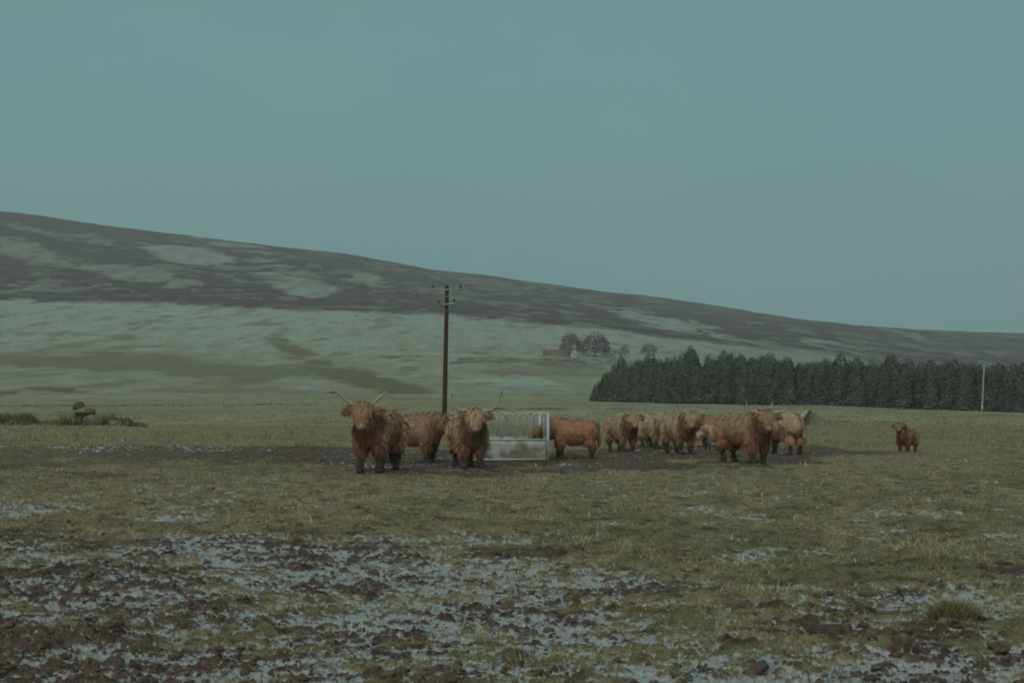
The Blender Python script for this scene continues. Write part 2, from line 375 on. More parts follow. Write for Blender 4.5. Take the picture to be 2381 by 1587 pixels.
v = objco(n); at = attr(n, 'cover'); sep = n.new('ShaderNodeSeparateColor'); l.new(at.outputs['Color'], sep.inputs[0])
m2 = n.new('ShaderNodeMapping'); m2.inputs['Scale'].default_value = (1, .5, 1); l.new(v, m2.inputs[0])
nm, nf = node_noise(n, l, .06, 6, m2.outputs[0], .6), node_noise(n, l, .35, 5, m2.outputs[0], .65)
heather = node_ramp(n, l, nm, [(.3, (.039, .023, .021)), (.7, (.096, .058, .049))])
gcol = node_ramp(n, l, nm, [(.3, (.205, .20, .135)), (.7, (.285, .275, .20))])
bcol = node_ramp(n, l, nf, [(.3, (.10, .077, .048)), (.7, (.17, .132, .083))])
fcol = node_ramp(n, l, nf, [(.3, (.31, .335, .295)), (.7, (.42, .46, .425))])
def edge(sock, a, b_, k=.5):
    return node_range(n, l, node_math(n, l, 'ADD', sock, node_math(n, l, 'MULTIPLY', node_math(n, l, 'SUBTRACT', nf, .5), k)), a, b_)
c = node_mix(n, l, edge(sep.outputs[2], .15, .8, .5), gcol, bcol)
c = node_mix(n, l, node_math(n, l, 'MULTIPLY', edge(sep.outputs[1], .35, .85, 1.0), .7), c, fcol)
pm = node_mix(n, l, node_math(n, l, 'MULTIPLY', edge(at.outputs['Alpha'], .25, .60, .9), .72), heather, node_mix(n, l, edge(at.outputs['Alpha'], .5, 1.1, .5), gcol, fcol))
c = node_mix(n, l, sep.outputs[0], c, pm)
l.new(c, b.inputs['Base Color']); node_bump(n, l, b, nf, .6, 1.0)
Z = Z + (heath * (1 - pale)) * (fbm(X / 6, D / 9, 78, 2)) * .9
me = mesh_np('hill', np.stack([X, D, Z], -1), grid_faces(*X.shape), mh)
if me.polygons[0].normal.z < 0: me.flip_normals()
colattr(me, 'cover', np.stack([heath, frost, brown, pale], -1).reshape(-1, 4))
tag(obj('hill', me), 'long moorland hill with dark heather and frosted grass', kind='structure')

# ground sheet under and around everything
mg = simple_mat('ground_turf', (.15, .13, .07), (.24, .2, .12), .2)
g = 4000.0
me = mesh_np('ground', [(-g, -g, -3.2), (g, -g, -3.2), (g, g, -3.2), (-g, g, -3.2)], np.array([[0, 1, 2, 3]]), mg, False)
tag(obj('ground', me), 'grass ground reaching to the horizon', kind='structure')

def leafy(name, V, mat, N):
    """loose triangles whose normals follow the crown"""
    V = V.reshape(-1, 3, 3); N = nrm(N); g = np.cross(V[:, 1] - V[:, 0], V[:, 2] - V[:, 0]); fl = np.sum(g * N, 1) < 0
    V[fl] = V[fl][:, [0, 2, 1]]
    me = mesh_np(name, V.reshape(-1, 3), np.arange(len(V) * 3).reshape(-1, 3), mat, True)
    me.normals_split_custom_set_from_vertices(np.repeat(N, 3, 0).astype(np.float32)); return me
# ------------------------------------------------------------------ shape builders
def tube_np(P, Rr, k=10, cap=True, ell_=None, up=(0, 0, 1)):
    """lofted tube along points P; Rr radius or (side, up) radii per point"""
    P = np.asarray(P, float); Rr = np.asarray(Rr, float)
    if Rr.ndim == 1: Rr = np.stack([Rr, Rr], 1)
    T = np.gradient(P, axis=0); T = nrm(T)
    U = np.array(up, float); V = []
    for p_, t_, r_ in zip(P, T, Rr):
        s_ = np.cross(t_, U)
        if np.linalg.norm(s_) < .15: s_ = np.cross(t_, (0, 1, 0) if abs(t_[1]) < .9 else (1, 0, 0))
        s_ /= np.linalg.norm(s_); w_ = np.cross(s_, t_)
        a = np.arange(k) / k * 2 * math.pi
        V.append(p_ + np.outer(np.cos(a) * r_[0], s_) + np.outer(np.sin(a) * r_[1], w_))
    V = np.concatenate(V); m = len(P); Q = []
    i = np.arange(m - 1)[:, None] * k; j = np.arange(k)[None]; j2 = (j + 1) % k
    Q = np.stack([i + j, i + j2, i + k + j2, i + k + j], -1).reshape(-1, 4)
    Tr = []
    if cap:
        V = np.vstack([V, P[0], P[-1]]); c0, c1 = m * k, m * k + 1
        for q in range(k):
            Tr.append((c0, (q + 1) % k, q)); Tr.append((c1, (m - 1) * k + q, (m - 1) * k + (q + 1) % k))
    return V, Q, np.array(Tr).reshape(-1, 3)
def join_np(parts):
    V, Q, T, o = [], [], [], 0
    for v_, q_, t_ in parts:
        V.append(v_); Q.append(np.asarray(q_).reshape(-1, 4) + o); T.append(np.asarray(t_).reshape(-1, 3) + o); o += len(v_)
    return np.vstack(V), np.vstack(Q), np.vstack(T)
def box_np(c, s, rot=None):
    v_ = np.array([(x, y, z) for x in (-.5, .5) for y in (-.5, .5) for z in (-.5, .5)]) * np.array(s)
    if rot is not None: v_ = v_ @ np.array(rot).T
    q_ = np.array([(0, 1, 3, 2), (4, 6, 7, 5), (0, 4, 5, 1), (2, 3, 7, 6), (0, 2, 6, 4), (1, 5, 7, 3)])
    return v_ + np.array(c), q_, np.zeros((0, 3), int)
def part(name, geo, mat, parent=None, smooth=True):
    v_, q_, t_ = geo
    return obj(name, mesh_np(name, v_, [f for f in (q_, t_) if len(f)], mat, smooth), parent)
def spline(P, m):
    P = np.asarray(P, float); t = np.linspace(0, len(P) - 1, m); out = []
    for x in t:
        i = min(int(x), len(P) - 2); f = x - i
        p0, p1, p2, p3 = P[max(i - 1, 0)], P[i], P[i + 1], P[min(i + 2, len(P) - 1)]
        out.append(.5 * ((2 * p1) + (-p0 + p2) * f + (2 * p0 - 5 * p1 + 4 * p2 - p3) * f * f + (-p0 + 3 * p1 - 3 * p2 + p3) * f ** 3))
    return np.array(out)
def ball_np(c, r, k=8, m=6):
    a = np.linspace(-math.pi / 2, math.pi / 2, m)
    P = np.stack([np.zeros(m), np.zeros(m), np.sin(a)], 1)
    v_, q_, t_ = tube_np(P, np.maximum(np.cos(a), .02), k, True)
    return v_ * np.array(r) + np.array(c), q_, t_

# ------------------------------------------------------------------ highland cattle
M_hair = tint_mat('shaggy_hair', .8, .12)
M_skin, n, l, b = material('cattle_hide', .9, .1)
l.new(attr(n, 'tint').outputs['Color'], b.inputs['Base Color'])
M_horn, n, l, b = material('horn', .5, .35)
l.new(attr(n, 'tint').outputs['Color'], b.inputs['Base Color'])
M_nose = simple_mat('nose_skin', (.30, .19, .15), (.42, .28, .22), 30, .6, .3)
M_eye = simple_mat('eye', (.012, .009, .008), (.02, .014, .01), 10, .2, .5)
M_hoof = simple_mat('hoof', (.035, .026, .022), (.06, .045, .036), 30, .7, .3)

def rotz(a): return np.array([[math.cos(a), -math.sin(a), 0], [math.sin(a), math.cos(a), 0], [0, 0, 1]])
def make_cow(label, group, px, yfeet, yaw, s, pale, mid, dark, poll=(0, -1.02, 1.30), hyaw=0, hpitch=58, horn=None, nh=6500, seed=1,
             calf=False, width=1.0, step=0.0, d=None, name='highland_cow', tail_out=0.0, hairk=1.0, longer=1.0):
    """px, yfeet: photo position of the spot midway between the front feet; yaw 0 faces the camera, + turns to the right"""
    rg = np.random.default_rng(seed); nh = int(nh * 2.0)
    D_ = d if d else dist(yfeet)
    fx, fy = float(px_x(px, D_)), D_
    ya = R(yaw); off = rotz(ya) @ np.array([0, -.5 * s, 0])
    ox, oy = fx - off[0], fy - off[1]
    oz = float(np.mean(hz([ox, fx, ox - off[0]], [oy, fy, oy - off[1]]))) - .015
    root = empty(name, (ox, oy, oz), ya, s)
    tag(root, label, 'calf' if calf else 'cow', group)
    wd = width * .88
    # --- body: lofts fused into one continuous surface
    ys = np.array([.82, .76, .58, .3, 0., -.25, -.48, -.66, -.78])
    L_ = longer
    tz = np.array([.98, .96, .915, .885, .865, .865, .885, .93, .97]); rx = np.array([.09, .22, .315, .35, .365, .355, .32, .25, .13]) * wd; rz_ = np.array([.1, .22, .295, .315, .33, .335, .335, .295, .18])
    geo = [tube_np(np.stack([ys * 0, ys * L_, tz], 1), np.stack([rx, rz_], 1), 16)]
    poll = np.array(poll, float); hy, hp = R(hyaw), R(hpitch)
    ax = np.array([math.sin(hy) * math.cos(hp), -math.cos(hy) * math.cos(hp), -math.sin(hp)])     # down the face
    side = np.array([math.cos(hy), math.sin(hy), 0.0]); nor = np.cross(side, ax); nor = -nor if nor @ np.array([math.sin(hy), -math.cos(hy), .3]) < 0 else nor   # out of the forehead
    back = poll - nor * .10 + ax * .04
    N_ = spline([(0, -.42, .93), (0, -.66, 1.0), .55 * back + .45 * np.array([0, -.66, 1.0]), back], 9)
    geo.append(tube_np(N_, np.stack([np.interp(np.linspace(0, 1, 9), [0, .3, .65, 1], [.27, .235, .17, .13]) * wd, np.interp(np.linspace(0, 1, 9), [0, .3, .65, 1], [.33, .29, .21, .15])], 1), 14))
    hl = .47 if not calf else .40
    t_ = np.array([-.07, 0, .12, .24, .34, .42, .47, .50]) / .5 * hl
    hw = np.array([.075, .135, .155, .122, .098, .096, .09, .055]); hd = np.array([.06, .11, .13, .12, .10, .085, .075, .045])
    if calf: hw, hd = hw * 1.08, hd * 1.08
    HP = poll - nor * .07 + np.outer(t_, ax)
    geo.append(tube_np(HP, np.stack([hw, hd], 1), 14, True, None, nor))
    for sg in (-1, 1):                                                   # ears
        e0 = poll + ax * .045 + side * sg * .10 - nor * .08
        E_ = np.array([e0, e0 + side * sg * .10 + ax * .015, e0 + side * sg * .18 + ax * .02, e0 + side * sg * .23 + ax * .04])
        geo.append(tube_np(E_, np.array([[.035, .045], [.04, .065], [.032, .055], [.012, .02]]), 8))
    foot = []
    for sg in (-1, 1):                                                   # fore legs, hind legs
        dy = step * sg
        P_ = [(sg * .17 * wd, -.46, .86), (sg * .19 * wd, -.52, .62), (sg * .175, -.53 + dy * .6, .37), (sg * .17, -.51 + dy, .12), (sg * .17, -.53 + dy, .02)]
        geo.append(tube_np(spline(P_, 11), np.interp(np.linspace(0, 1, 11), [0, .25, .5, .75, .88, 1], [.165, .125, .062, .045, .052, .058]), 10)); foot.append((sg * .17, -.545 + dy))
        P_ = [(sg * .18 * wd, .60, .90), (sg * .20 * wd, .47, .66), (sg * .18, .66 - dy * .5, .44), (sg * .175, .62 - dy, .14), (sg * .175, .60 - dy, .02)]
        P_ = [(a, b_ * L_, c_) for a, b_, c_ in P_]
        geo.append(tube_np(spline(P_, 11), np.interp(np.linspace(0, 1, 11), [0, .25, .45, .6, .75, .88, 1], [.215, .17, .095, .058, .046, .052, .058]), 10)); foot.append((sg * .175, .585 * L_ - dy))
    v_, q_, tr = join_np(geo)
    tmpme = mesh_np('tmp', v_, [q_, tr]); tmpo = obj('tmp', tmpme)
    m = tmpo.modifiers.new('r', 'REMESH'); m.mode = 'VOXEL'; m.voxel_size = .030
    m = tmpo.modifiers.new('s', 'SMOOTH'); m.factor = .5; m.iterations = 4
    dg = bpy.context.evaluated_depsgraph_get(); bme = bpy.data.meshes.new_from_object(tmpo.evaluated_get(dg), depsgraph=dg)
    bpy.data.objects.remove(tmpo); bpy.data.meshes.remove(tmpme)
    bme.name = 'body'; bme.materials.clear(); bme.materials.append(M_skin)
    nv = len(bme.vertices); co = np.empty(nv * 3, np.float32); bme.vertices.foreach_get('co', co); co = co.reshape(-1, 3).astype(float)
    bme.polygons.foreach_set('use_smooth', np.ones(len(bme.polygons), bool))
    pale, mid, dark = (np.array(q, float) for q in (pale, mid, dark))
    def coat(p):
        """bleached saddle, red-brown sides, darker bib and legs holding painted shade, with irregular edges"""
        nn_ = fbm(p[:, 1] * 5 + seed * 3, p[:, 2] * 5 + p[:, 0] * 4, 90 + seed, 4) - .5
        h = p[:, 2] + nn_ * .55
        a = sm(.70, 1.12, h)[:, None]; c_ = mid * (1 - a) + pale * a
        bib = (sm(-.46, -.66, p[:, 1] + nn_ * .25) * sm(1.30, 1.02, p[:, 2] + nn_ * .25) * sm(.34, .16, np.abs(p[:, 0] + nn_ * .12)))[:, None]; leg = sm(.48, .25, p[:, 2] + nn_ * .2)[:, None]  # bib dark partly as coat, partly as chest shade painted into the colour
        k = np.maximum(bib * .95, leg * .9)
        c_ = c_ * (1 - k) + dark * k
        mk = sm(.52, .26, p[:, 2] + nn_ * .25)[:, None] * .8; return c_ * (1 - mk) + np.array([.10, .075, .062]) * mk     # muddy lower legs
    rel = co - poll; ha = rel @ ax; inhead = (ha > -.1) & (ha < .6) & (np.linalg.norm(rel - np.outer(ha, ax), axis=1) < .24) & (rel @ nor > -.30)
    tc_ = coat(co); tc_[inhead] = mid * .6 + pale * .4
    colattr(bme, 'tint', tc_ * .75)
    body = obj('body', bme, root)
    # --- shaggy coat: clumps of hair rooted on the body
    bme.calc_loop_triangles(); nt = len(bme.loop_triangles); ti = np.empty(nt * 3, np.int32); bme.loop_triangles.foreach_get('vertices', ti); ti = ti.reshape(-1, 3)
    A, B, C_ = co[ti[:, 0]], co[ti[:, 1]], co[ti[:, 2]]; cr_ = np.cross(B - A, C_ - A); ar = np.linalg.norm(cr_, axis=1)
    pr = ar / ar.sum(); k = rg.choice(nt, nh, p=pr); u1, u2 = rg.random(nh), rg.random(nh); fl = u1 + u2 > 1; u1[fl], u2[fl] = 1 - u1[fl], 1 - u2[fl]
    p = A[k] + (B - A)[k] * u1[:, None] + (C_ - A)[k] * u2[:, None]; nn = cr_[k] / ar[k][:, None]
    rel = p - poll; ha = rel @ ax; hnr = rel @ nor; hs = rel @ side
    head = (ha > -.12) & (ha < hl + .1) & (np.abs(hs) < .36) & (hnr > -.26) & (np.linalg.norm(rel, axis=1) < .62)
    ear = head & (np.abs(hs) > .155) & (ha < .25)
    muzzle = head & (ha > hl * .68)
    face = head & ~ear & ~muzzle & (hnr > -.10)
    keep = ~muzzle & (p[:, 2] > .10)
    keep &= ~((p[:, 2] < .40) & (rg.random(nh) < .35))
    nh = nh; L = .12 + .05 * rg.random(nh); z = p[:, 2]
    L = np.where(z < .78, .14 + .09 * rg.random(nh), L); L = np.where(z < .46, .035 + .035 * rg.random(nh), L)
    neckm = (p[:, 1] < -.5) & (z > .55) & ~head; L = np.where(neckm, .15 + .09 * rg.random(nh), L)
    L = np.where(ear, .09 + .06 * rg.random(nh), L); L = np.where(face, .07 + .05 * rg.random(nh), L)
    fore = face & (ha < .10) & (hnr > -.12); L = np.where(fore, (.13 + .09 * rg.random(nh)) * (.75 if calf else 1), L)
    L *= hairk
    flow = np.tile(np.array([0, .45, -1.0]), (nh, 1)); upz = sm(.55, .95, nn[:, 2])
    sgn = np.sign(p[:, 0] + .0001 + .02 * rg.standard_normal(nh))
    flow[:, 0] += upz * sgn * 1.1; flow[:, 1] += upz * .3
    flow[face] = ax * 1.0 + side * (np.sign(hs[face]) * .35)[:, None]
    flow[ear] = side * (np.sign(hs[ear]) * .8)[:, None] + np.array([0, 0, -.45])
    flow += .24 * rg.standard_normal((nh, 3))
    t = nrm(flow - nn * np.sum(flow * nn, 1)[:, None])
    w = (.005 + .0105 * rg.random(nh)) * np.where(face, .8, 1)
    sd_ = nrm(np.cross(t, nn) + .35 * rg.standard_normal((nh, 3))); g_ = np.array([0, 0, -1.0]); lift = (.014 + .034 * rg.random(nh)) * np.where(face, .7, 1)
    def lev(a, li, gr): return p + nn * (lift * li)[:, None] + t * (L * a)[:, None] + g_ * (L * gr)[:, None]
    wav = .012 * rg.standard_normal((nh, 1)) * sd_
    P0, P1, P2, P3 = p - nn * .012, lev(.33, 1.0, .02) + wav, lev(.66, 1.15, .12) - wav, lev(.95, .95, .30) + wav * 1.5
    sel = np.where(keep)[0]; V = []
    for Pq, f in ((P0, 1.0), (P1, 1.0), (P2, .75), (P3, .18)):
        V.append(Pq[sel] - sd_[sel] * (w[sel] * f)[:, None]); V.append(Pq[sel] + sd_[sel] * (w[sel] * f)[:, None])
    V = np.stack(V, 1); ns = len(sel); base = (np.arange(ns) * 8)[:, None]
    Q = np.concatenate([base + np.array([[0, 1, 3, 2]]), base + np.array([[2, 3, 5, 4]]), base + np.array([[4, 5, 7, 6]])])
    V = V.reshape(-1, 3); V[:, 2] = np.maximum(V[:, 2], .03)
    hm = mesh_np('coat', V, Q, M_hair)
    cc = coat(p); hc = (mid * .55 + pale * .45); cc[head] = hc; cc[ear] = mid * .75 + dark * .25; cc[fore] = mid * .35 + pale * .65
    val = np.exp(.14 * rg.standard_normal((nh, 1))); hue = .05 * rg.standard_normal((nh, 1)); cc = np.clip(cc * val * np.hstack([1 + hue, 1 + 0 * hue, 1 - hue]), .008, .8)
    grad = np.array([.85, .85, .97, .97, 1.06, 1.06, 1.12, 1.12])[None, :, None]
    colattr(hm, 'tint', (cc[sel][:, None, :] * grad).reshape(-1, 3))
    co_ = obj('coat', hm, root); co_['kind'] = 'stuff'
    # --- horns
    if horn is not None:
        for sg in (-1, 1):
            hb = poll + side * sg * .085 - nor * .07 - ax * .005
            pts = [hb]
            sh = horn[1] if (sg > 0 and len(horn) == 2) else horn[0]
            for (o_, u_, f_) in sh: pts.append(hb + side * sg * o_ + np.array([0, 0, u_]) + nor * f_)
            S = spline(pts, 16); v_, q_, t3 = tube_np(S, np.interp(np.linspace(0, 1, 16), [0, .5, .85, 1], [.034, .026, .014, .004]), 8)
            hm = mesh_np('horn', v_, [q_, t3], M_horn); f = np.concatenate([np.repeat(np.linspace(0, 1, 16), 8), [0, 1]])
            k_ = sm(.62, .95, f)[:, None]; colattr(hm, 'tint', np.array([[.35, .315, .235]]) * (1 - k_) + np.array([[.055, .045, .038]]) * k_)
            obj('horn', hm, root)
    # --- muzzle, eyes, hooves, tail
    mc = poll - nor * .065 + ax * (hl * .93)
    v_, q_, t3 = ball_np((0, 0, 0), (1, 1, 1), 12, 8)
    Mx = np.stack([side, nor, ax], 1)
    v_ = (v_ * np.array([.094, .075, .068])) @ Mx.T + mc
    part('muzzle', (v_, q_, t3), M_nose, root)
    for sg in (-1, 1):
        v_, q_, t3 = ball_np(poll + ax * (hl * .36) + side * sg * .125 + nor * .0, (.024, .024, .026), 8, 6); part('eye', (v_, q_, t3), M_eye, root)
        nc = mc + side * sg * .04 + nor * .068 + ax * .012
        part('nostril', ball_np(nc, (.016, .016, .014), 8, 5), M_eye, root)
    for hx, hyy in foot:
        part('hoof', tube_np([(hx, hyy - .0, .0), (hx, hyy, .05), (hx, hyy + .008, .085)], [(.075, .082), (.068, .072), (.05, .052)], 10, True, None, (0, 1, 0)), M_hoof, root)
    tx = tail_out
    T_ = spline([(0, .80 * L_, 1.12), (tx * .25, .92 * L_, 1.05), (tx * .5, .95 * L_, .8), (tx * .75, .94 * L_ + .02, .6), (tx, .95 * L_, .36)], 12)
    v_, q_, t3 = tube_np(T_, np.interp(np.linspace(0, 1, 12), [0, .3, .6, .8, 1], [.045, .034, .04, .07, .015]), 8)
    v_ = v_ + .012 * rg.standard_normal(v_.shape); tm = mesh_np('tail', v_, [q_, t3], M_skin); colattr(tm, 'tint', np.tile(mid * .9, (len(v_), 1))); obj('tail', tm, root)
    return root

UPOUT = [[(.12, .03, .02), (.28, .15, .06), (.40, .21, .10), (.52, .205, .12)]]
USHAPE = [[(.14, -.01, .03), (.28, .0, .06), (.38, .10, .08), (.41, .26, .06), (.43, .36, .04)], [(.14, -.01, .03), (.28, .01, .06), (.39, .12, .08), (.45, .28, .06), (.50, .46, .04)]]
WIDEUP = [[(.16, .0, .02), (.34, .02, .05), (.45, .10, .06), (.50, .22, .05)]]
SHORTUP = [[(.12, .03, .02), (.24, .11, .04), (.34, .22, .05)]]
SLANT = [[(.13, .03, .02), (.27, .11, .05), (.36, .22, .06)], [(.14, .0, .02), (.28, .02, .05), (.37, .08, .06), (.40, .16, .06)]]
red = dict(pale=(.40, .272, .180), mid=(.335, .182, .118), dark=(.180, .092, .074))
rust = dict(pale=(.37, .218, .138), mid=(.325, .165, .104), dark=(.160, .076, .059))
tan = dict(pale=(.50, .39, .275), mid=(.37, .225, .148), dark=(.185, .098, .078))
cream = dict(pale=(.56, .46, .325), mid=(.45, .325, .218), dark=(.20, .118, .090))
brown = dict(pale=(.36, .240, .160), mid=(.275, .150, .100), dark=(.165, .084, .068))
HERD = 'highland cattle standing round the feeder'
make_cow('large shaggy red cow facing the camera, wide upswept horns, leftmost of the herd', HERD, 862, 1099, -13, 1.06, **red, hyaw=16, hpitch=60, horn=UPOUT, nh=9000, seed=1, step=.05)
make_cow('brown cow standing side on behind the two cows that face the camera left of feeder', HERD, 998, 1075, 68, .97, **brown, poll=(.0, -1.06, 1.16), hyaw=10, hpitch=45, horn=SHORTUP, seed=2)
make_cow('tan cow with tall U shaped horns facing the camera in front of the feeder', HERD, 1098, 1088, 12, 1.0, **tan, poll=(-.02, -1.02, 1.29), hyaw=-10, hpitch=60, horn=USHAPE, nh=9000, seed=3, width=1.06)
make_cow('rust coloured young cow side on with its head through the feeder bars', HERD, 1303, 1068, -89, .82, **rust, poll=(.0, -1.12, 1.0), hyaw=0, hpitch=40, horn=None, seed=4, step=.03, hairk=.9, longer=.70, width=1.12)
make_cow('tan cow right of the feeder with raised head turned to the right', HERD, 1459, 1050, 18, .87, **tan, poll=(.0, -1.0, 1.28), hyaw=-8, hpitch=52, horn=SHORTUP, seed=5)
make_cow('cream cow with lowered head between two tan cows facing the camera', HERD, 1534, 1042, 20, .84, **cream, poll=(.0, -1.10, 1.02), hyaw=-10, hpitch=62, horn=None, seed=6)
make_cow('brown horned cow mostly hidden behind the cream cow, only its head showing', HERD, 1514, 1034.5, -4, .80, **brown, poll=(0, -1.0, 1.26), hyaw=4, hpitch=55, horn=WIDEUP, seed=7, nh=4000)
make_cow('tan cow with slanting horns facing the camera in the middle of the right group', HERD, 1592, 1057, 15, .88, **tan, hyaw=-20, hpitch=60, horn=SLANT, seed=8)
make_cow('plain red cow side on behind the pale calf, most of it hidden', HERD, 1640, 1038, -84, .80, **rust, poll=(0, -1.1, 1.05), hpitch=45, horn=None, seed=9, nh=4500)
make_cow('small pale backed calf between the two horned cows of the right group', 'highland calves', 1645, 1044, -62, .58, **cream, poll=(0, -1.0, .92), hpitch=50, hyaw=0, horn=None, seed=10, nh=4500, calf=True, name='highland_calf')
make_cow('big brown cow with level wide horns, largest of the right group', HERD, 1760, 1077, 30, .96, **red, poll=(-.12, -1.0, 1.28), hyaw=-24, hpitch=58, horn=WIDEUP, nh=9000, seed=11, width=1.05)
make_cow('tan cow seen from behind, rump to the right of the big brown cow', HERD, 1790, 1054, -152, .93, **tan, poll=(.0, -1.0, 1.34), hyaw=0, hpitch=40, horn=USHAPE, seed=12, tail_out=-.12)
make_cow('small dark red calf standing alone on the right of the herd', 'highland calves', 2099, 1050, -36, .57, **brown, poll=(-.06, -.92, 1.46), hyaw=16, hpitch=50, horn=None, seed=13, calf=True, name='highland_calf', nh=6000, hairk=1.15, tail_out=.15)

# ------------------------------------------------------------------ ring feeder
M_galv, n, l, b = material('galvanised_sheet', .45, .4)
v = objco(n); na, nb_ = node_noise(n, l, 7, 5, v, .6), node_noise(n, l, 2.2, 4, v)
galv = node_ramp(n, l, na, [(.3, (.33, .345, .33)), (.7, (.45, .465, .445))])
sz = n.new('ShaderNodeSeparateXYZ'); l.new(v, sz.inputs[0])
dirt = node_range(n, l, node_math(n, l, 'ADD', sz.outputs[2], node_math(n, l, 'MULTIPLY', node_math(n, l, 'SUBTRACT', nb_, .5), -2.0)), .50, .04)
l.new(node_mix(n, l, node_math(n, l, 'MULTIPLY', dirt, .85), galv, node_ramp(n, l, na, [(.3, (.10, .066, .045)), (.7, (.22, .17, .11))])), b.inputs['Base Color'])
M_bar = simple_mat('galvanised_bar', (.38, .395, .38), (.52, .54, .52), 12, .4, .5)
fd = dist(1074) + .98; fxc = float(px_x(1177, fd))
feeder = empty('cattle_feeder', (fxc, fd, float(hz(fxc, fd)[0]) + .0)); tag(feeder, 'square galvanised cattle feeder with tombstone bars, muddy at the foot', 'feeder')
SQ = .94                                                                      # half side
hoop_me = sheet_me = None
for sidek in range(4):
    ra = sidek * math.pi / 2; Rz_ = rotz(ra)
    if sheet_me is None:
        ux = np.linspace(-SQ + .06, SQ - .06, 25); prof = [(.0, .02), (.008, .1), (-.006, .2), (.008, .3), (-.006, .4), (.0, .50)]
        dent = .02 * (fbm(ux * 2.3 + 3, ux * 0, 160, 3) - .5)
        V = np.array([[(x, -SQ - p_ + dd_, z_) for x, dd_ in zip(ux, dent)] for p_, z_ in prof] + [[(x, -SQ - p_ + dd_ + .012, z_) for x, dd_ in zip(ux, dent)] for p_, z_ in prof[::-1]])
        sheet_me = mesh_np('sheet_panel', V, grid_faces(12, 25), M_galv)
        pitch = (2 * SQ - .16) / 5; w_ = pitch * .42; th = np.linspace(0, math.pi, 9)
        prof = [(-w_, .5)] + [(-w_ * math.cos(x), 1.0 + .14 * math.sin(x)) for x in th] + [(w_, .5)]
        v_, q_, t3 = tube_np([(a_, -SQ, z_) for a_, z_ in prof], [.0155] * len(prof), 7, True, None, (0, 1, 0)); hoop_me = mesh_np('hoop', v_, [q_, t3], M_bar)
        v_, q_, t3 = tube_np([(-SQ + .05, -SQ, 0), (SQ - .05, -SQ, 0)], [.022, .022], 8); rail_me = mesh_np('rail', v_, [q_, t3], M_bar)
        post_f = mesh_np('corner_post', *box_np((-SQ, -SQ, .575), (.13, .06, 1.15))[:2], M_bar, False)
    def side_part(nm_, me_, dx=0, dz=0, tilt=0.0):
        o = obj(nm_, me_, feeder); o.rotation_euler = (0, tilt, ra); o.location = Rz_ @ np.array([dx, 0, dz]); return o
    side_part('sheet_panel', sheet_me); side_part('corner_post', post_f)
    side_part('rail', rail_me, 0, .035); side_part('rail', rail_me, 0, .51)
    for k in range(5): side_part('hoop', hoop_me, -SQ + .08 + pitch * (k + .5), 0, .012 * math.sin(3.1 * k + sidek))
feeder.rotation_euler = (0, 0, R(4))
# ------------------------------------------------------------------ power pole and far pole
M_wood = simple_mat('creosoted_wood', (.045, .028, .024), (.085, .052, .043), 9, .9, .15, .4, .02)
M_arm = simple_mat('weathered_crossarm', (.24, .25, .24), (.34, .35, .335), 9, .85, .2)
M_ins = simple_mat('brown_porcelain', (.02, .014, .012), (.03, .02, .016), 9, .25, .5)
M_pale = simple_mat('pale_weathered_wood', (.28, .28, .25), (.40, .40, .36), 9, .9, .15)
pd = 92.0
pb = ray(1033, 980, pd); pt_ = ray(1039.5, 664, pd); pb.z = float(hz(pb.x, pb.y)[0]) - .15
pole = empty('power_pole', pb); tag(pole, 'dark wooden electricity pole with two crossarms rising behind the cattle', 'power pole')
H_ = pt_.z - pb.z; lx = pt_.x - pb.x
part('post', tube_np([(lx * t_, 0, H_ * t_) for t_ in np.linspace(0, 1, 8)], np.linspace(.165, .125, 8), 12), M_wood, pole)
def crossarm(z_, ang, half, drop=0.0):
    ca, sa = math.cos(ang), math.sin(ang); cx = lx * z_ / H_
    Rm = np.array([[ca, -sa, 0], [sa, ca, 0], [0, 0, 1]])
    arm = part('crossarm', box_np((cx, -.17, z_), (half * 2, .09, .10), Rm), M_arm, pole, False)
    for sg in (-1, 1):
        e = Rm @ np.array([sg * .42, 0, 0]); part('brace', tube_np([(cx + e[0], -.17 + e[1], z_ - .05), (cx, -.13, z_ - .5)], [.028, .028], 6), M_arm, pole)
        e = Rm @ np.array([sg * (half - .08), 0, 0]); x0, y0 = cx + e[0], -.17 + e[1]
        part('insulator', tube_np([(x0, y0, z_ + .06), (x0, y0, z_ + .14), (x0, y0, z_ + .16), (x0, y0, z_ + .24), (x0, y0, z_ + .26), (x0, y0, z_ + .33)], [.02, .02, .07, .075, .055, .03], 8), M_ins, pole)
crossarm(H_ - .28, R(4), .98)
crossarm(H_ - 1.22, R(-56), 1.02)
part('top_cap', tube_np([(lx, 0, H_), (lx, 0, H_ + .05)], [.1, .04], 10), M_ins, pole)
fb = ray(2283, 955, 236.0); fb.z = float(hz(fb.x, fb.y)[0]) - .2
fp = empty('power_pole', fb); tag(fp, 'pale thin distant pole standing in front of the conifer wood on the far right', 'power pole')
ft = ray(2288.5, 846, 236.0); H2 = ft.z - fb.z
part('post', tube_np([((ft.x - fb.x) * t_, 0, H2 * t_) for t_ in np.linspace(0, 1, 6)], np.linspace(.16, .11, 6), 10), M_pale, fp)
part('marker_plate', box_np((0.02, -.17, .9), (.26, .02, .5)), simple_mat('white_plate', (.6, .58, .56), (.7, .68, .66), 5), fp, False)
part('top_cap', tube_np([(ft.x - fb.x, 0, H2), (ft.x - fb.x, 0, H2 + .06)], [.12, .04], 10), M_ins, fp)

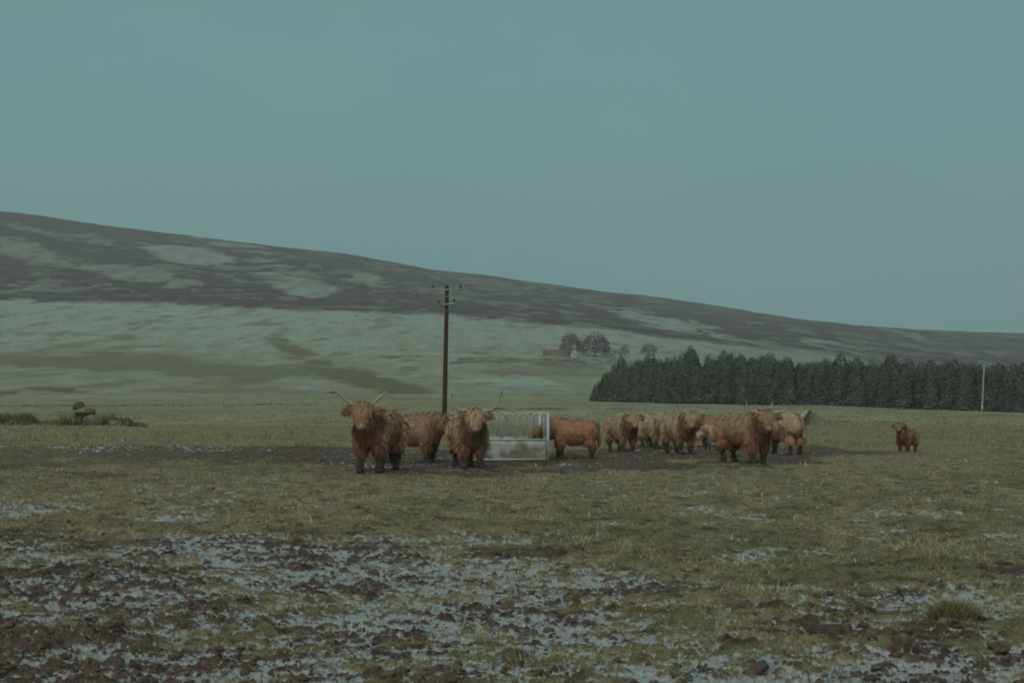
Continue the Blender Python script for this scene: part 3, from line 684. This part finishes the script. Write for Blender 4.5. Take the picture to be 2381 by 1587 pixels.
# ------------------------------------------------------------------ boulders
M_rock, n, l, b = material('mossy_granite', .95, .15)
v = objco(n); na, nb_ = node_noise(n, l, 2.0, 6, v, .6), node_noise(n, l, 11, 5, v, .6)
c = node_ramp(n, l, nb_, [(.3, (.12, .105, .085)), (.7, (.27, .24, .20))])
c = node_mix(n, l, node_range(n, l, na, .48, .62), c, (.11, .105, .05))
l.new(c, b.inputs['Base Color']); node_bump(n, l, b, nb_, .8, .05)
M_moss = simple_mat('moss', (.07, .075, .035), (.13, .125, .06), 6, .95, .1, .6, .05)
M_brown_rock = simple_mat('brown_stone', (.075, .05, .043), (.16, .112, .092), 12, .9, .2, .7, .02)
def rock(name, label, cat, group, loc, size, seed, mat, rz=0.0, tilt=0.0, sub=4, rough=.42):
    rg = np.random.default_rng(seed)
    a = np.linspace(-math.pi / 2, math.pi / 2, 15); P = np.stack([a * 0, a * 0, np.sin(a)], 1); v_, q_, t3 = tube_np(P, np.maximum(np.cos(a), .02), 22)
    u = nrm(v_ + 1e-6)
    for _ in range(9):                                                    # planar facets
        d_ = nrm(rg.standard_normal(3)); h = .62 + .28 * rg.random(); e = v_ @ d_ - h; v_ = v_ - np.outer(np.maximum(e, 0) * .85, d_)
    nn_ = fbm(u[:, 0] * 2.2 + seed, u[:, 1] * 2.2 + u[:, 2] * 1.7, seed, 4) - .5; v_ = v_ * (1 + rough * nn_[:, None] * 1.4)
    v_ = v_ * np.array(size) / 2
    o = obj(name, mesh_np(name, v_, [q_, t3], mat)); o.rotation_euler = (tilt, tilt * .6, rz); o.location = loc
    tag(o, label, cat, group); return o
bd_ = 82.0
def bp(px, y, d): return ray(px, y, d)
G_b = 'boulders of the stone pile in the left field'
rock('boulder', 'broad flat slab lying across the top of the stone pile', 'boulder', G_b, bp(199, 957, bd_ - .3), (1.35, 1.0, .50), 21, M_rock, .2, .10)
rock('boulder', 'small mossy upright stone crowning the stone pile', 'boulder', G_b, bp(184, 945, bd_ + .1), (.62, .55, .66), 22, M_moss, .6, .2)
rock('boulder', 'rounded pale boulder at the left foot of the stone pile', 'boulder', G_b, bp(168, 976, bd_ - .6), (.95, .9, .95), 23, M_rock, 1.0)
rock('boulder', 'widest pale boulder at the centre foot of the stone pile', 'boulder', G_b, bp(216, 978, bd_ - .6), (1.3, 1.0, .95), 24, M_rock, .3)
rock('boulder', 'tilted grey boulder at the right end of the stone pile', 'boulder', G_b, bp(252, 976, bd_ - .1), (1.1, .9, 1.0), 25, M_rock, 2.0, .3)
rock('boulder', 'low wedge shaped stone lying before the right boulder of the pile', 'boulder', G_b, bp(266, 986, bd_ - .7), (.9, .6, .5), 26, M_rock, 2.6)
rock('boulder', 'dark shadowed boulder in the middle of the stone pile under the slab', 'boulder', G_b, bp(195, 974, bd_ + .4), (1.6, .9, 1.1), 27, M_moss, .9)
bz = float(hz(px_x(1897, 78), 78)[0])
gx, gy = np.meshgrid(np.linspace(-1, 1, 34), np.linspace(-1, 1, 22)); up_ = np.where(gx < -.42, (gx + 1) / .58, 1 - (gx + .42) / 1.42)
gz = np.clip(up_, 0, 1) ** .85 * np.clip(1 - np.abs(gy) ** 1.6, 0, 1); gz = gz * (1 + .35 * (fbm(gx * 3 + 5, gy * 3, 170, 4) - .5)) + .05 * (fbm(gx * 9, gy * 9, 171, 3) - .5)
me = mesh_np('boulder', np.stack([gx * .98, gy * .85, gz * .90 - .12], -1), grid_faces(22, 34), simple_mat('lichen_granite', (.12, .112, .075), (.20, .185, .13), 5, .95, .1, .5, .04))
if me.polygons[300].normal.z < 0: me.flip_normals()
tag(obj('boulder', me, None, (float(px_x(1902, 78)), 78, bz)), 'pyramid shaped mossy boulder behind the rump of the rightmost cow', 'boulder')
rock('boulder', 'pale leaning slab at the left side of the pyramid shaped boulder', 'boulder', None, (float(px_x(1866, 77.5)), 77.5, bz + .36), (.62, .35, .95), 35, simple_mat('pale_granite', (.30, .31, .29), (.42, .43, .41), 4, .9, .1, .5, .03), .3, .25)
log0, log1 = Vector((float(px_x(1859, 77.0)), 77.0, bz - .05)), Vector((float(px_x(1884, 77.2)), 77.2, bz + .80))
lg = part('fence_stob', tube_np([log0, log0.lerp(log1, .5) + Vector((.01, 0, .01)), log1], [.09, .085, .075], 8), simple_mat('dark_stob_wood', (.05, .045, .035), (.09, .08, .06), 9))
tag(lg, 'dark wooden stob leaning against the pyramid shaped boulder', 'wooden post')

G_s = 'loose stones in the foreground field'
for (px_, y_, w_, h_, sd2, lab) in ((905, 1576, 66, 40, 41, 'rounded reddish brown stone in the snow at the bottom edge'), (1752, 1549, 62, 34, 42, 'dark wet stone in the snow at the lower right'),
        (1024, 1588, 60, 26, 43, 'black clod shaped stone cut by the bottom edge right of the reddish stone'), (490, 1139, 26, 12, 44, 'small flat dark stone in the grass left of the herd'),
        (1030, 1212, 40, 18, 45, 'dark clod shaped stone in the grass below the tan cow with U horns'), (2005, 1497, 58, 30, 46, 'brown stone left below the rush tussock'), (2310, 1508, 60, 32, 47, 'rusty brown stone right below the rush tussock')):
    d_ = dist(y_ + 4); x_ = float(px_x(px_, d_)); k_ = d_ / F
    rock('stone', lab, 'stone', G_s, (x_, d_, float(hz(x_, d_)[0]) + h_ * k_ * .05), (w_ * k_ * 1.1, w_ * k_ * .8, h_ * k_ * 1.0), sd2, M_brown_rock, sd2 * .7, .15, rough=.9)

# ------------------------------------------------------------------ grass and other uncountable cover
M_grass = tint_mat('grass_blades', .9, .1)
def blades(name, label, x, y, z, hgt, wid, col, lean=.5, kindlabel=True, parent=None, split=1):
    m = len(x); a = rng.random(m) * 2 * math.pi; la = rng.random(m) * 2 * math.pi; ll = lean * (.3 + .7 * rng.random(m)) * hgt
    c0 = np.stack([x, y, z], 1); sdv = np.stack([np.cos(a), np.sin(a) * .6, a * 0], 1) * (wid / 2)[:, None]
    mid_ = c0 + np.stack([np.cos(la) * ll * .35, np.sin(la) * ll * .35, hgt * .6], 1); tip = c0 + np.stack([np.cos(la) * ll, np.sin(la) * ll, hgt], 1)
    V = np.stack([c0 - sdv, c0 + sdv, mid_ + sdv * .8, mid_ - sdv * .8, tip], 1).reshape(-1, 3); bi = (np.arange(m) * 5)[:, None]
    me = mesh_np(name, V, [bi + np.array([[0, 1, 2, 3]]), bi + np.array([[3, 2, 4]])], M_grass)
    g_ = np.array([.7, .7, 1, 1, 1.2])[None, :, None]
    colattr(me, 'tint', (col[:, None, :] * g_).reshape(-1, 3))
    o = obj(name, me, parent)
    tag(o, label if kindlabel else None, 'grass' if (kindlabel and not parent) else None, kind='stuff'); return o
def grasscol(m, gmask, mot):
    pal = np.array([(.42, .35, .24), (.35, .295, .195), (.30, .265, .17), (.24, .225, .135), (.22, .165, .115)])
    c_ = pal[rng.integers(0, 5, m)]; gr = np.array([(.205, .19, .105), (.275, .25, .15)])[rng.integers(0, 2, m)]
    k = (rng.random(m) < (.10 + .6 * gmask))[:, None]
    return np.where(k, gr, c_) * np.exp(.3 * rng.standard_normal((m, 1))) * mot[:, None]
m = 210000
pxs = rng.uniform(-150, 2530, m); yps = 1012 + (1660 - 1012) * rng.random(m) ** .9; dg_ = dist(yps); xg = px_x(pxs, dg_)
s1, m1, g1 = masks(xg, dg_)
tuft = fbm(xg / .35, dg_ / .45, 120, 3)
pk = np.clip(1.15 - 1.5 * s1 - .95 * m1, .05, 1) * sm(.30, .62, tuft + .08)
ok = rng.random(m) < pk; xg, dg_, g1, s1 = xg[ok], dg_[ok], g1[ok], s1[ok]; m = len(xg)
hh = (.012 + .036 * rng.random(m) ** 1.8) * (1 + 1.3 * sm(.56, .74, tuft[ok])); ww = np.maximum(.005, dg_ / 1422 * .55)
blades('short_grass', 'short bleached grass tufts growing over the trampled field', xg, dg_, hz(xg, dg_) - .004, hh, ww, grasscol(m, g1, .42 + .92 * sm(.38, .60, fbm(xg / .30, dg_ / .45, 125, 4))), .9)  # blade tone is mottled too, tussock shadow included in the colour
m = 60000
pxs = rng.uniform(-150, 2530, m); yps = HORIZON + 9 + (1040 - HORIZON - 9) * rng.random(m) ** 1.0; dg_ = dist(yps); ok = (dg_ < 330) & (rng.random(m) < sm(.42, .66, fbm(px_x(pxs, dg_) / 2.5, dg_ / 6, 130, 4) + .05)); pxs, dg_ = pxs[ok], dg_[ok]; xg = px_x(pxs, dg_); m = len(xg)
pal = np.array([(.27, .245, .15), (.23, .215, .12), (.31, .27, .18), (.20, .195, .10)]); cg = pal[rng.integers(0, 4, m)] * np.exp(.2 * rng.standard_normal((m, 1)))
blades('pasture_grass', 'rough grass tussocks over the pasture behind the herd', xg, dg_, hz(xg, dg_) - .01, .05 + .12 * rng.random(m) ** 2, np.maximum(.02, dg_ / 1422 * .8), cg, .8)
# darker rank growth: bank by the stone pile, ditch lines across the pasture
def strip(name, label, pts, wid, m, hmin, hmax, pal):
    pts = np.array(pts, float); t = rng.random(m) * (len(pts) - 1); i = np.minimum(t.astype(int), len(pts) - 2); f = (t - i)[:, None]
    q = pts[i] * (1 - f) + pts[i + 1] * f; pxs, d_ = q[:, 0], q[:, 1] + wid * rng.standard_normal(m); xg = px_x(pxs, d_)
    k = rng.random(m) < sm(.38, .58, fbm(xg / 1.1, d_ / 1.5, 140, 3) + .06); xg, d_ = xg[k], d_[k]; m = len(xg)
    cg = np.array(pal)[rng.integers(0, len(pal), m)] * np.exp(.25 * rng.standard_normal((m, 1)))
    tt = (CX + F * xg / d_ - pts[0, 0]) / (pts[-1, 0] - pts[0, 0]); lump = (.15 + .85 * sm(.35, .68, fbm(xg / 1.2, d_ / 2, 141, 4))) * (.25 + .75 * sm(1.02, .80, tt))
    blades(name, label, xg, d_, hz(xg, d_) - .02, (hmin + (hmax - hmin) * rng.random(m)) * lump, np.maximum(.02, d_ / 1422 * .8), cg, .7)
OLV = [(.16, .145, .085), (.20, .175, .10), (.13, .115, .07), (.15, .11, .08)]
strip('rank_growth', 'dark rough growth on the bank beside the stone pile', [(-60, 83), (60, 84), (160, 84), (260, 84), (345, 80)], 1.6, 22000, .28, .85, OLV)
strip('rank_growth', 'thin dark line of rank grass along the far left pasture', [(-60, 215), (400, 218), (830, 225)], 2.4, 2800, .10, .36, OLV)
strip('rank_growth', 'thin dark line of rank grass across the pasture behind the feeder', [(1150, 150), (1300, 147), (1470, 150)], 1.5, 2200, .08, .26, OLV)
strip('rank_growth', 'faint dark grass line crossing the pasture behind the lone calf', [(1900, 84), (2060, 86), (2400, 84)], 2.5, 1600, .06, .16, OLV)
# rush tussock in the foreground
td = dist(1448); tx_ = float(px_x(2212, td)); tz_ = float(hz(tx_, td)[0])
tus = empty('rush_tussock', (tx_, td, tz_)); tag(tus, 'clump of olive rushes standing out of the snowy grass at the lower right', 'grass clump')
m = 1000; a = rng.random(m) * 2 * math.pi; rr = np.sqrt(rng.random(m)); xx = np.cos(a) * rr * .17; yy = np.sin(a) * rr * .14
cg = np.array([(.20, .175, .09), (.25, .21, .12), (.16, .135, .07)])[rng.integers(0, 3, m)] * np.exp(.2 * rng.standard_normal((m, 1)))
blades('stems', None, xx, yy, xx * 0 - .01, (.05 + .15 * rng.random(m)) * (1.1 - .5 * rr), np.full(m, .006), cg, 1.0, False, tus)
m = 300; a = rng.random(m) * 2 * math.pi; rr = np.sqrt(rng.random(m)); xx = np.cos(a) * rr * .16; yy = np.sin(a) * rr * .13
blades('dead_base', None, xx, yy, xx * 0 - .01, .03 + .06 * rng.random(m), np.full(m, .009), np.tile(np.array([[.075, .04, .028]]), (m, 1)) * np.exp(.2 * rng.standard_normal((m, 1))), .9, False, tus)
# mud clods
M_clod = simple_mat('mud_clods', (.07, .045, .036), (.15, .10, .078), 14, .95, .15, .7, .02)
def clods(m):
    pxs = rng.uniform(-100, 2480, m * 6); yps = rng.uniform(1030, 1640, m * 6); d_ = dist(yps); xg = px_x(pxs, d_); s1, m1, g1 = masks(xg, d_)
    ok = np.where(rng.random(m * 6) < m1 * .55)[0][:m]; xg, d_ = xg[ok], d_[ok]; m = len(xg)
    v0, q0, t0 = ball_np((0, 0, 0), (1, 1, 1), 7, 5); k = len(v0)
    jit = 1 + .28 * rng.standard_normal((m, k, 1)); r0 = (.007 + .020 * rng.random(m) ** 3.5) * np.interp(d_, [7, 30, 60], [1, 1.25, 1.6])
    sc = np.stack([r0 * (1 + .7 * rng.random(m)), r0 * (1 + .7 * rng.random(m)), r0 * .75], 1)[:, None, :]
    V = v0[None] * jit * sc + np.stack([xg, d_, hz(xg, d_) + r0 * .15], 1)[:, None, :]
    o = np.arange(m)[:, None, None] * k
    me = mesh_np('mud_clods', V.reshape(-1, 3), [(q0[None] + o).reshape(-1, 4), (t0[None] + o).reshape(-1, 3)], M_clod, False)
    tag(obj('mud_clods', me), 'churned brown clods of mud scattered over the field', 'mud', kind='stuff')
clods(3000)

# ------------------------------------------------------------------ far fence along the pasture edge
M_post = simple_mat('grey_post', (.17, .16, .13), (.27, .25, .21), 9)
f0, f1 = np.array([px_x(360, 205.), 205.]), np.array([px_x(830, 240.), 240.])
fence = empty('wire_fence', (float(f0[0]), float(f0[1]), float(hz(*f0)[0]))); tag(fence, 'thin post and wire fence along the far left pasture edge', 'fence')
pm_, q_, t3 = tube_np([(0, 0, -.2), (0, 0, 1.05)], [.05, .045], 6); post_me = mesh_np('post', pm_, [q_, t3], M_post); tops = []
for k in range(14):
    q = f0 + (f1 - f0) * k / 13; o = obj('post', post_me, fence); o.location = (q[0] - f0[0], q[1] - f0[1], float(hz(*q)[0]) - fence.location.z); tops.append(np.array(o.location))
for hgt in (.35, .65, .95): part('wire', tube_np([p_ + np.array([0, 0, hgt]) for p_ in tops], [.008] * 14, 4), M_post, fence)

# ------------------------------------------------------------------ conifer plantation
M_needle = tint_mat('spruce_needles', .9, .1)
M_bark = simple_mat('bark', (.05, .04, .033), (.10, .08, .065), 9, .95, .1)
def conifer_mesh(seed, m=4600):
    rg = np.random.default_rng(seed)
    z = .06 + .94 * (1 - np.sqrt(rg.random(m) * .995)) ** .85; a = rg.random(m) * 2 * math.pi
    whorl = .5 + .5 * np.sin(z * 95 + 1.3 * np.sin(a * 3 + seed)); lump = vn(np.cos(a) * 2.2 + 7 + seed, z * 9 + np.sin(a) * 2.2, seed)
    rad = (.185 * (1 - z) ** .58 + .006) * (.70 + .22 * whorl + .35 * lump) * (.66 + .40 * rg.random(m) ** .7) * sm(.0, .16, z + .06)
    d_ = np.stack([np.cos(a), np.sin(a), a * 0], 1); t_ = np.stack([-np.sin(a), np.cos(a), a * 0], 1)
    c = d_ * rad[:, None] + np.stack([a * 0, a * 0, z], 1); w = (.014 + .018 * rg.random(m)) * (.55 + .6 * (1 - z)); 
    out = nrm(d_ * .8 + np.array([0, 0, -.75]) + .35 * rg.standard_normal((m, 3)))                   # sprays hang outwards and down
    sd_ = nrm(t_ + .4 * rg.standard_normal((m, 3)))
    V = np.stack([c - sd_ * w[:, None] * .7, c + sd_ * w[:, None] * .7, c + out * (w * 1.9)[:, None]], 1)
    me = leafy('crown', V, M_needle, d_ * .8 + np.array([0, 0, .5]) + .3 * rg.standard_normal((m, 3)))
    base = np.array([.112, .126, .095]) * (np.exp(.2 * rg.standard_normal((m, 1))) * (.85 + .3 * lump[:, None])); colattr(me, 'tint', np.repeat(np.clip(base, .01, .2), 3, 0)); return me
CON = [conifer_mesh(200 + k) for k in range(7)]
v_, q_, t3 = tube_np([(0, 0, -.03), (0, 0, .3), (.004, 0, .95)], [.013, .010, .003], 7); trunk_me = mesh_np('trunk', v_, [q_, t3], M_bark)
A_, B_ = np.array([px_x(1388, 425.), 425.]), np.array([px_x(2440, 300.), 300.])
dirv = (B_ - A_) / np.linalg.norm(B_ - A_); nv_ = np.array([-dirv[1], dirv[0]]); nv_ = nv_ if nv_[1] > 0 else -nv_
Ltot = np.linalg.norm(B_ - A_); nfront = 58; G_c = 'conifers of the plantation wood'
def conifer(x, y, H, wid, k, label):
    t = empty('conifer_tree', (x, y, float(hz(x, y)[0]) - .1), rng.random() * 6.28); t.rotation_euler = (.03 * rng.standard_normal(), .03 * rng.standard_normal(), t.rotation_euler[2]); tag(t, label, 'conifer', G_c)
    for nm_, me_ in (('crown', CON[k % 7]), ('trunk', trunk_me)):
        o = obj(nm_, me_, t); o.scale = (H * wid * (.85 + .3 * rng.random() if nm_ == 'crown' else 1), H * wid, H)
for row in range(5):
    for k in range(nfront):
        u = (k + .5 + .32 * rng.standard_normal()) / nfront
        if row and u < .01 * row: u += .012 * row
        q = A_ + dirv * Ltot * u + nv_ * (row * 3.4 + .9 * rng.standard_normal())
        pxq = CX + F * q[0] / q[1]
        top = np.interp(pxq, [1375, 1386, 1401, 1430, 1445, 1493, 1560, 1585, 1612, 1634, 1648, 1685, 1735, 1787, 1900, 2000, 2100, 2200, 2300, 2400], [915, 887, 868, 850, 842, 838, 832, 824, 830, 854, 834, 822, 834, 833, 836, 842, 844, 846, 844, 842])
        zt = EYE + (HORIZON - top) / F * q[1]; H = zt - float(hz(*q)[0]); H = max(3.0, H * (.96 + (.07 + .05 * (row > 0)) * rng.standard_normal()) * (1 - .05 * (row == 0)))
        conifer(float(q[0]), float(q[1]), H, rng.uniform(1.15, 1.5) * (1.0 if H > 8 else 1.35), int(rng.integers(0, 7)),
                'dark green conifer in the front row of the plantation wood' if row == 0 else 'dark green conifer standing inside the plantation wood')
for px_, top, d_ in ((1380, 908, 423.), (1392, 882, 424.), (1404, 866, 423.)):
    x_ = float(px_x(px_, d_)); conifer(x_, d_, EYE + (HORIZON - top) / F * d_ - float(hz(x_, d_)[0]), 1.25, int(px_), {1380: 'lowest bushy conifer at the left tip of the wood', 1392: 'second conifer from the left tip of the wood', 1404: 'third conifer from the left tip of the wood'}[px_])
m = 9000; u = rng.random(m); q = A_[None] + dirv[None] * (Ltot * u)[:, None] + nv_[None] * rng.uniform(-1.5, 18, m)[:, None]
cg = np.array([(.10, .085, .05), (.06, .05, .035), (.12, .105, .06)])[rng.integers(0, 3, m)]
blades('wood_undergrowth', 'dull undergrowth along the foot of the conifer wood', q[:, 0], q[:, 1], hz(q[:, 0], q[:, 1]) - .05, .3 + .7 * rng.random(m), np.full(m, .35), cg, .6)

# ------------------------------------------------------------------ farmstead on the slope
M_twig = tint_mat('winter_twigs', .95, .05)
def dome_tree(px_, ytop, ybot, wpx, d_, label, seed, dens=1800, name='broadleaf_tree'):
    rg = np.random.default_rng(seed); x_ = float(px_x(px_, d_)); z0 = float(hz(x_, d_)[0]); H = (ybot - ytop) / F * d_ * (1.12 if name == 'broadleaf_tree' else 1); wr = wpx / 2 / F * d_
    t = empty(name, (x_, d_, z0 - .1)); tag(t, label, 'tree' if name == 'broadleaf_tree' else 'bush', 'trees and bushes around the farmstead')
    geo = [tube_np([(0, 0, 0), (.1, 0, H * .25), (0, .1, H * .6)], [H * .035, H * .028, H * .012], 7)]
    for k in range(7):
        a = rg.random() * 6.28; geo.append(tube_np([(0, 0, H * .2), (math.cos(a) * wr * .35, math.sin(a) * wr * .35, H * .42), (math.cos(a) * wr * .7, math.sin(a) * wr * .7, H * (.55 + .25 * rg.random()))], [H * .018, H * .012, H * .005], 5))
    part('trunk', join_np(geo), M_bark, t)
    u = nrm(rg.standard_normal((dens, 3))); u[:, 2] = np.abs(u[:, 2]) * 1.0 - .28 * rg.random(dens); r = (.55 + .47 * rg.random(dens) ** .6)
    lob = .80 + .38 * vn(u[:, 0] * 2.4 + seed, u[:, 1] * 2.4 + u[:, 2] * 2.4, seed)
    c0 = u * (r * lob)[:, None] * np.array([wr * 1.12, wr * 1.12, H * .80]) + np.array([0, 0, H * .30]); c0[:, 2] = np.maximum(c0[:, 2], H * .05)
    sz_ = H * .035 * (.6 + .8 * rg.random((dens, 1, 1))); V = c0[:, None, :] + sz_ * rg.standard_normal((dens, 3, 3))
    me = leafy('crown', V, M_twig, u * np.array([1, 1, .8]) + np.array([0, 0, .35]) + .3 * rg.standard_normal(u.shape))
    cc = np.array([.19, .172, .152]) * np.exp(.3 * rg.standard_normal((dens, 1))); colattr(me, 'tint', np.repeat(cc, 3, 0)); obj('crown', me, t)
def d_on_hill(px_, y_):
    ds = np.linspace(500, 2300, 700); zz = zbase(px_x(px_, ds), ds); yy = HORIZON - (zz - EYE) / ds * F
    return float(np.interp(-y_, -yy[::1] if yy[0] > yy[-1] else yy, ds)) if True else 0
dfarm = d_on_hill(1340, 828)
dome_tree(1327, 785, 826, 46, d_on_hill(1327, 824) + 8, 'round bare tree behind the white gable of the farm', 301, 2200)
dome_tree(1383, 784, 830, 66, d_on_hill(1383, 828), 'largest round dark tree right of the farm gable', 302, 3000)
dome_tree(1452, 806, 826, 22, d_on_hill(1452, 826), 'small pointed tree right of the large farm trees', 303, 900)
dome_tree(1508, 801, 826, 38, d_on_hill(1508, 826), 'detached round tree at the right end of the farmstead', 304, 1400)
dome_tree(1425, 813, 829, 40, d_on_hill(1425, 828), 'low bush between the large tree and the pointed tree', 305, 900, 'farm_bush')
dome_tree(1292, 834, 846, 60, d_on_hill(1292, 845), 'low dark hedge bush below the farm barn', 306, 900, 'farm_bush')
dome_tree(1360, 830, 850, 90, d_on_hill(1360, 848), 'wide low scrub below the large farm trees', 307, 1200, 'farm_bush')
dome_tree(1440, 832, 852, 70, d_on_hill(1440, 850), 'low scrub above the left end of the conifer wood', 308, 1000, 'farm_bush')
dome_tree(1255, 803, 809, 26, d_on_hill(1255, 809), 'small dark bush above the left end of the barn', 309, 400, 'farm_bush')
M_wh = simple_mat('whitewashed_wall', (.36, .36, .34), (.44, .44, .42), .8, .9, .1)
M_slate = simple_mat('slate_roof', (.09, .085, .085), (.14, .135, .13), .8, .8, .2)
M_rust = simple_mat('rusty_tin_roof', (.16, .10, .085), (.21, .135, .115), .6, .85, .15)
M_stone = simple_mat('field_stone_wall', (.16, .14, .115), (.26, .23, .19), .9, .95, .1)
M_dark = simple_mat('window_glass', (.02, .022, .025), (.03, .032, .035), 1, .2, .5)
def house(px_, y_, d_, wid, dep, eave, ridge, wallm, roofm, label, name, rz, chim=True, wins=()):
    x_ = float(px_x(px_, d_)); t = empty(name, (x_, d_, float(hz(x_, d_)[0]) - .3), rz); tag(t, label, 'house' if name == 'farmhouse' else 'barn')
    w, e = wid / 2, dep / 2        # gable faces the camera (-y); ridge runs along y
    V = np.array([(-w, -e, 0), (w, -e, 0), (w, e, 0), (-w, e, 0), (-w, -e, eave), (w, -e, eave), (w, e, eave), (-w, e, eave), (0, -e, ridge), (0, e, ridge)])
    obj('wall', mesh_np('wall', V, [np.array([(1, 2, 6, 5), (3, 0, 4, 7), (0, 1, 5, 4), (2, 3, 7, 6)]), np.array([(4, 5, 8), (6, 7, 9)])], wallm, False), t)
    o_ = .3; rs = []
    for sg in (-1, 1):
        sl = (ridge - eave) / w
        a0, a1 = np.array([sg * (w + o_), 0, eave - o_ * sl + .06]), np.array([0, 0, ridge + .06]); up_ = np.array([0, 0, .18])
        q = [a0 + (0, -e - o_, 0), a1 + (0, -e - o_, 0), a1 + (0, e + o_, 0), a0 + (0, e + o_, 0)]; VV = np.array(q + [p_ + up_ for p_ in q])
        rs.append((VV, np.array([(0, 1, 2, 3), (4, 5, 6, 7), (0, 1, 5, 4), (1, 2, 6, 5), (2, 3, 7, 6), (3, 0, 4, 7)]), np.zeros((0, 3), int)))
    rf = part('roof', join_np(rs), roofm, t, False)
    if chim: part('chimney', box_np((0, -e + .5, ridge + .55), (.9, .8, 1.5)), wallm, rf, False)
    for wx, wz, ww_, wh_ in wins:
        f = part('window', box_np((wx, -e - .03, wz), (ww_ + .2, .06, wh_ + .2)), wallm, t, False); part('pane', box_np((wx, -e - .07, wz), (ww_, .03, wh_)), M_dark, f, False)
house(1334, 827, dfarm - 12, 4.6, 9, 3.6, 6.2, M_wh, M_slate, 'small farmhouse with a white gable in front of the round trees', 'farmhouse', .12, True, ((0, 2.0, .8, 1.1),))
db = d_on_hill(1293, 828)
house(1293, 828, db, 7.0, 17.5, 2.6, 4.6, M_stone, M_rust, 'long low barn with a rusty roof left of the white gable', 'barn', R(84), False)
# drystone walls near the farm, small junipers on the slope
def wall_run(pts, label, hgt=1.2):
    q = []
    for a, y_ in pts:
        d_ = d_on_hill(a, y_); x_ = float(px_x(a, d_)); q.append((x_, d_, float(hz(x_, d_)[0])))
    q = spline(q, 28); q[:, 2] = hz(q[:, 0], q[:, 1]); V = []
    for k, p_ in enumerate(q):
        j = .12 * rng.standard_normal(); V += [p_ + (0, -.4, -.5), p_ + (0, -.3, hgt + j), p_ + (0, .3, hgt + j), p_ + (0, .4, -.5)]
    i = np.arange(27)[:, None] * 4; Q = np.concatenate([i + np.array([[0, 4, 5, 1]]), i + np.array([[1, 5, 6, 2]]), i + np.array([[2, 6, 7, 3]])])
    o = obj('drystone_wall', mesh_np('drystone_wall', np.array(V), Q, M_stone, False)); tag(o, label, 'wall')
wall_run([(1046, 845), (1130, 842), (1250, 842), (1330, 846)], 'dark drystone wall crossing the slope right of the power pole', 1.5)
wall_run([(1250, 850), (1330, 850), (1400, 862)], 'drystone wall running down from the farm to the conifer wood', 1.2)
for k, (px_, y_, w_) in enumerate(((10, 727, 22), (33, 733, 9), (68, 733, 18), (107, 741, 18), (165, 742, 34), (255, 746, 9), (318, 750, 14), (490, 713, 10), (525, 715, 9), (830, 737, 12), (782, 753, 10), (370, 788, 16), (1015, 786, 20), (1105, 823, 8), (1645, 783, 26), (1600, 752, 14))):
    d_ = d_on_hill(px_, y_); dome_tree(px_, y_ - max(5, w_ * .35), y_ + 1, w_, d_, ['dark juniper bush at the far left edge of the hillside', 'tiny dark bush right of the far left juniper', 'round dark juniper bush second from the left on the slope', 'dark juniper bush third from the left on the slope', 'widest low juniper bush of the left row on the slope', 'tiny bush right of the widest juniper on the left slope', 'dark bush at the right end of the left juniper row', 'small bush just under the heather edge left of the pole', 'smaller bush just under the heather edge nearer the pole', 'bush under the heather edge above the gap left of the pole', 'small bush on the pale slope left of the pole top', 'low bush on the frosted slope above the stone pile', 'low bush on the slope just left of the power pole', 'tiny bush on the pale slope right of the power pole', 'wide dark bush at the lower heather edge above the wood', 'small bush among the snowy streaks above the wood'][k], 400 + k, 350, 'juniper_bush')
for o in bpy.data.objects:
    if o.name.startswith('juniper_bush'): o['group'] = 'junipers on the hillside'

# ------------------------------------------------------------------ haze
hb = mesh_np('haze', *[x for x in box_np((0, 0, 0), (1, 1, 1))[:2]], None, False)
for p_ in hb.vertices: p_.co = (p_.co.x * 8600, p_.co.y * 8600, -5 if p_.co.z < 0 else 460)
mz = bpy.data.materials.new('haze_air'); mz.use_nodes = True; nt = mz.node_tree; nt.nodes.clear()
ho = nt.nodes.new('ShaderNodeOutputMaterial'); pv = nt.nodes.new('ShaderNodeVolumePrincipled'); pv.inputs['Color'].default_value = (.88, .93, .94, 1); pv.inputs['Density'].default_value = .00022; pv.inputs['Anisotropy'].default_value = 0.0
nt.links.new(pv.outputs[0], ho.inputs['Volume']); hb.materials.append(mz)
tag(obj('haze', hb), 'thin winter haze over the moor', 'haze', kind='stuff')
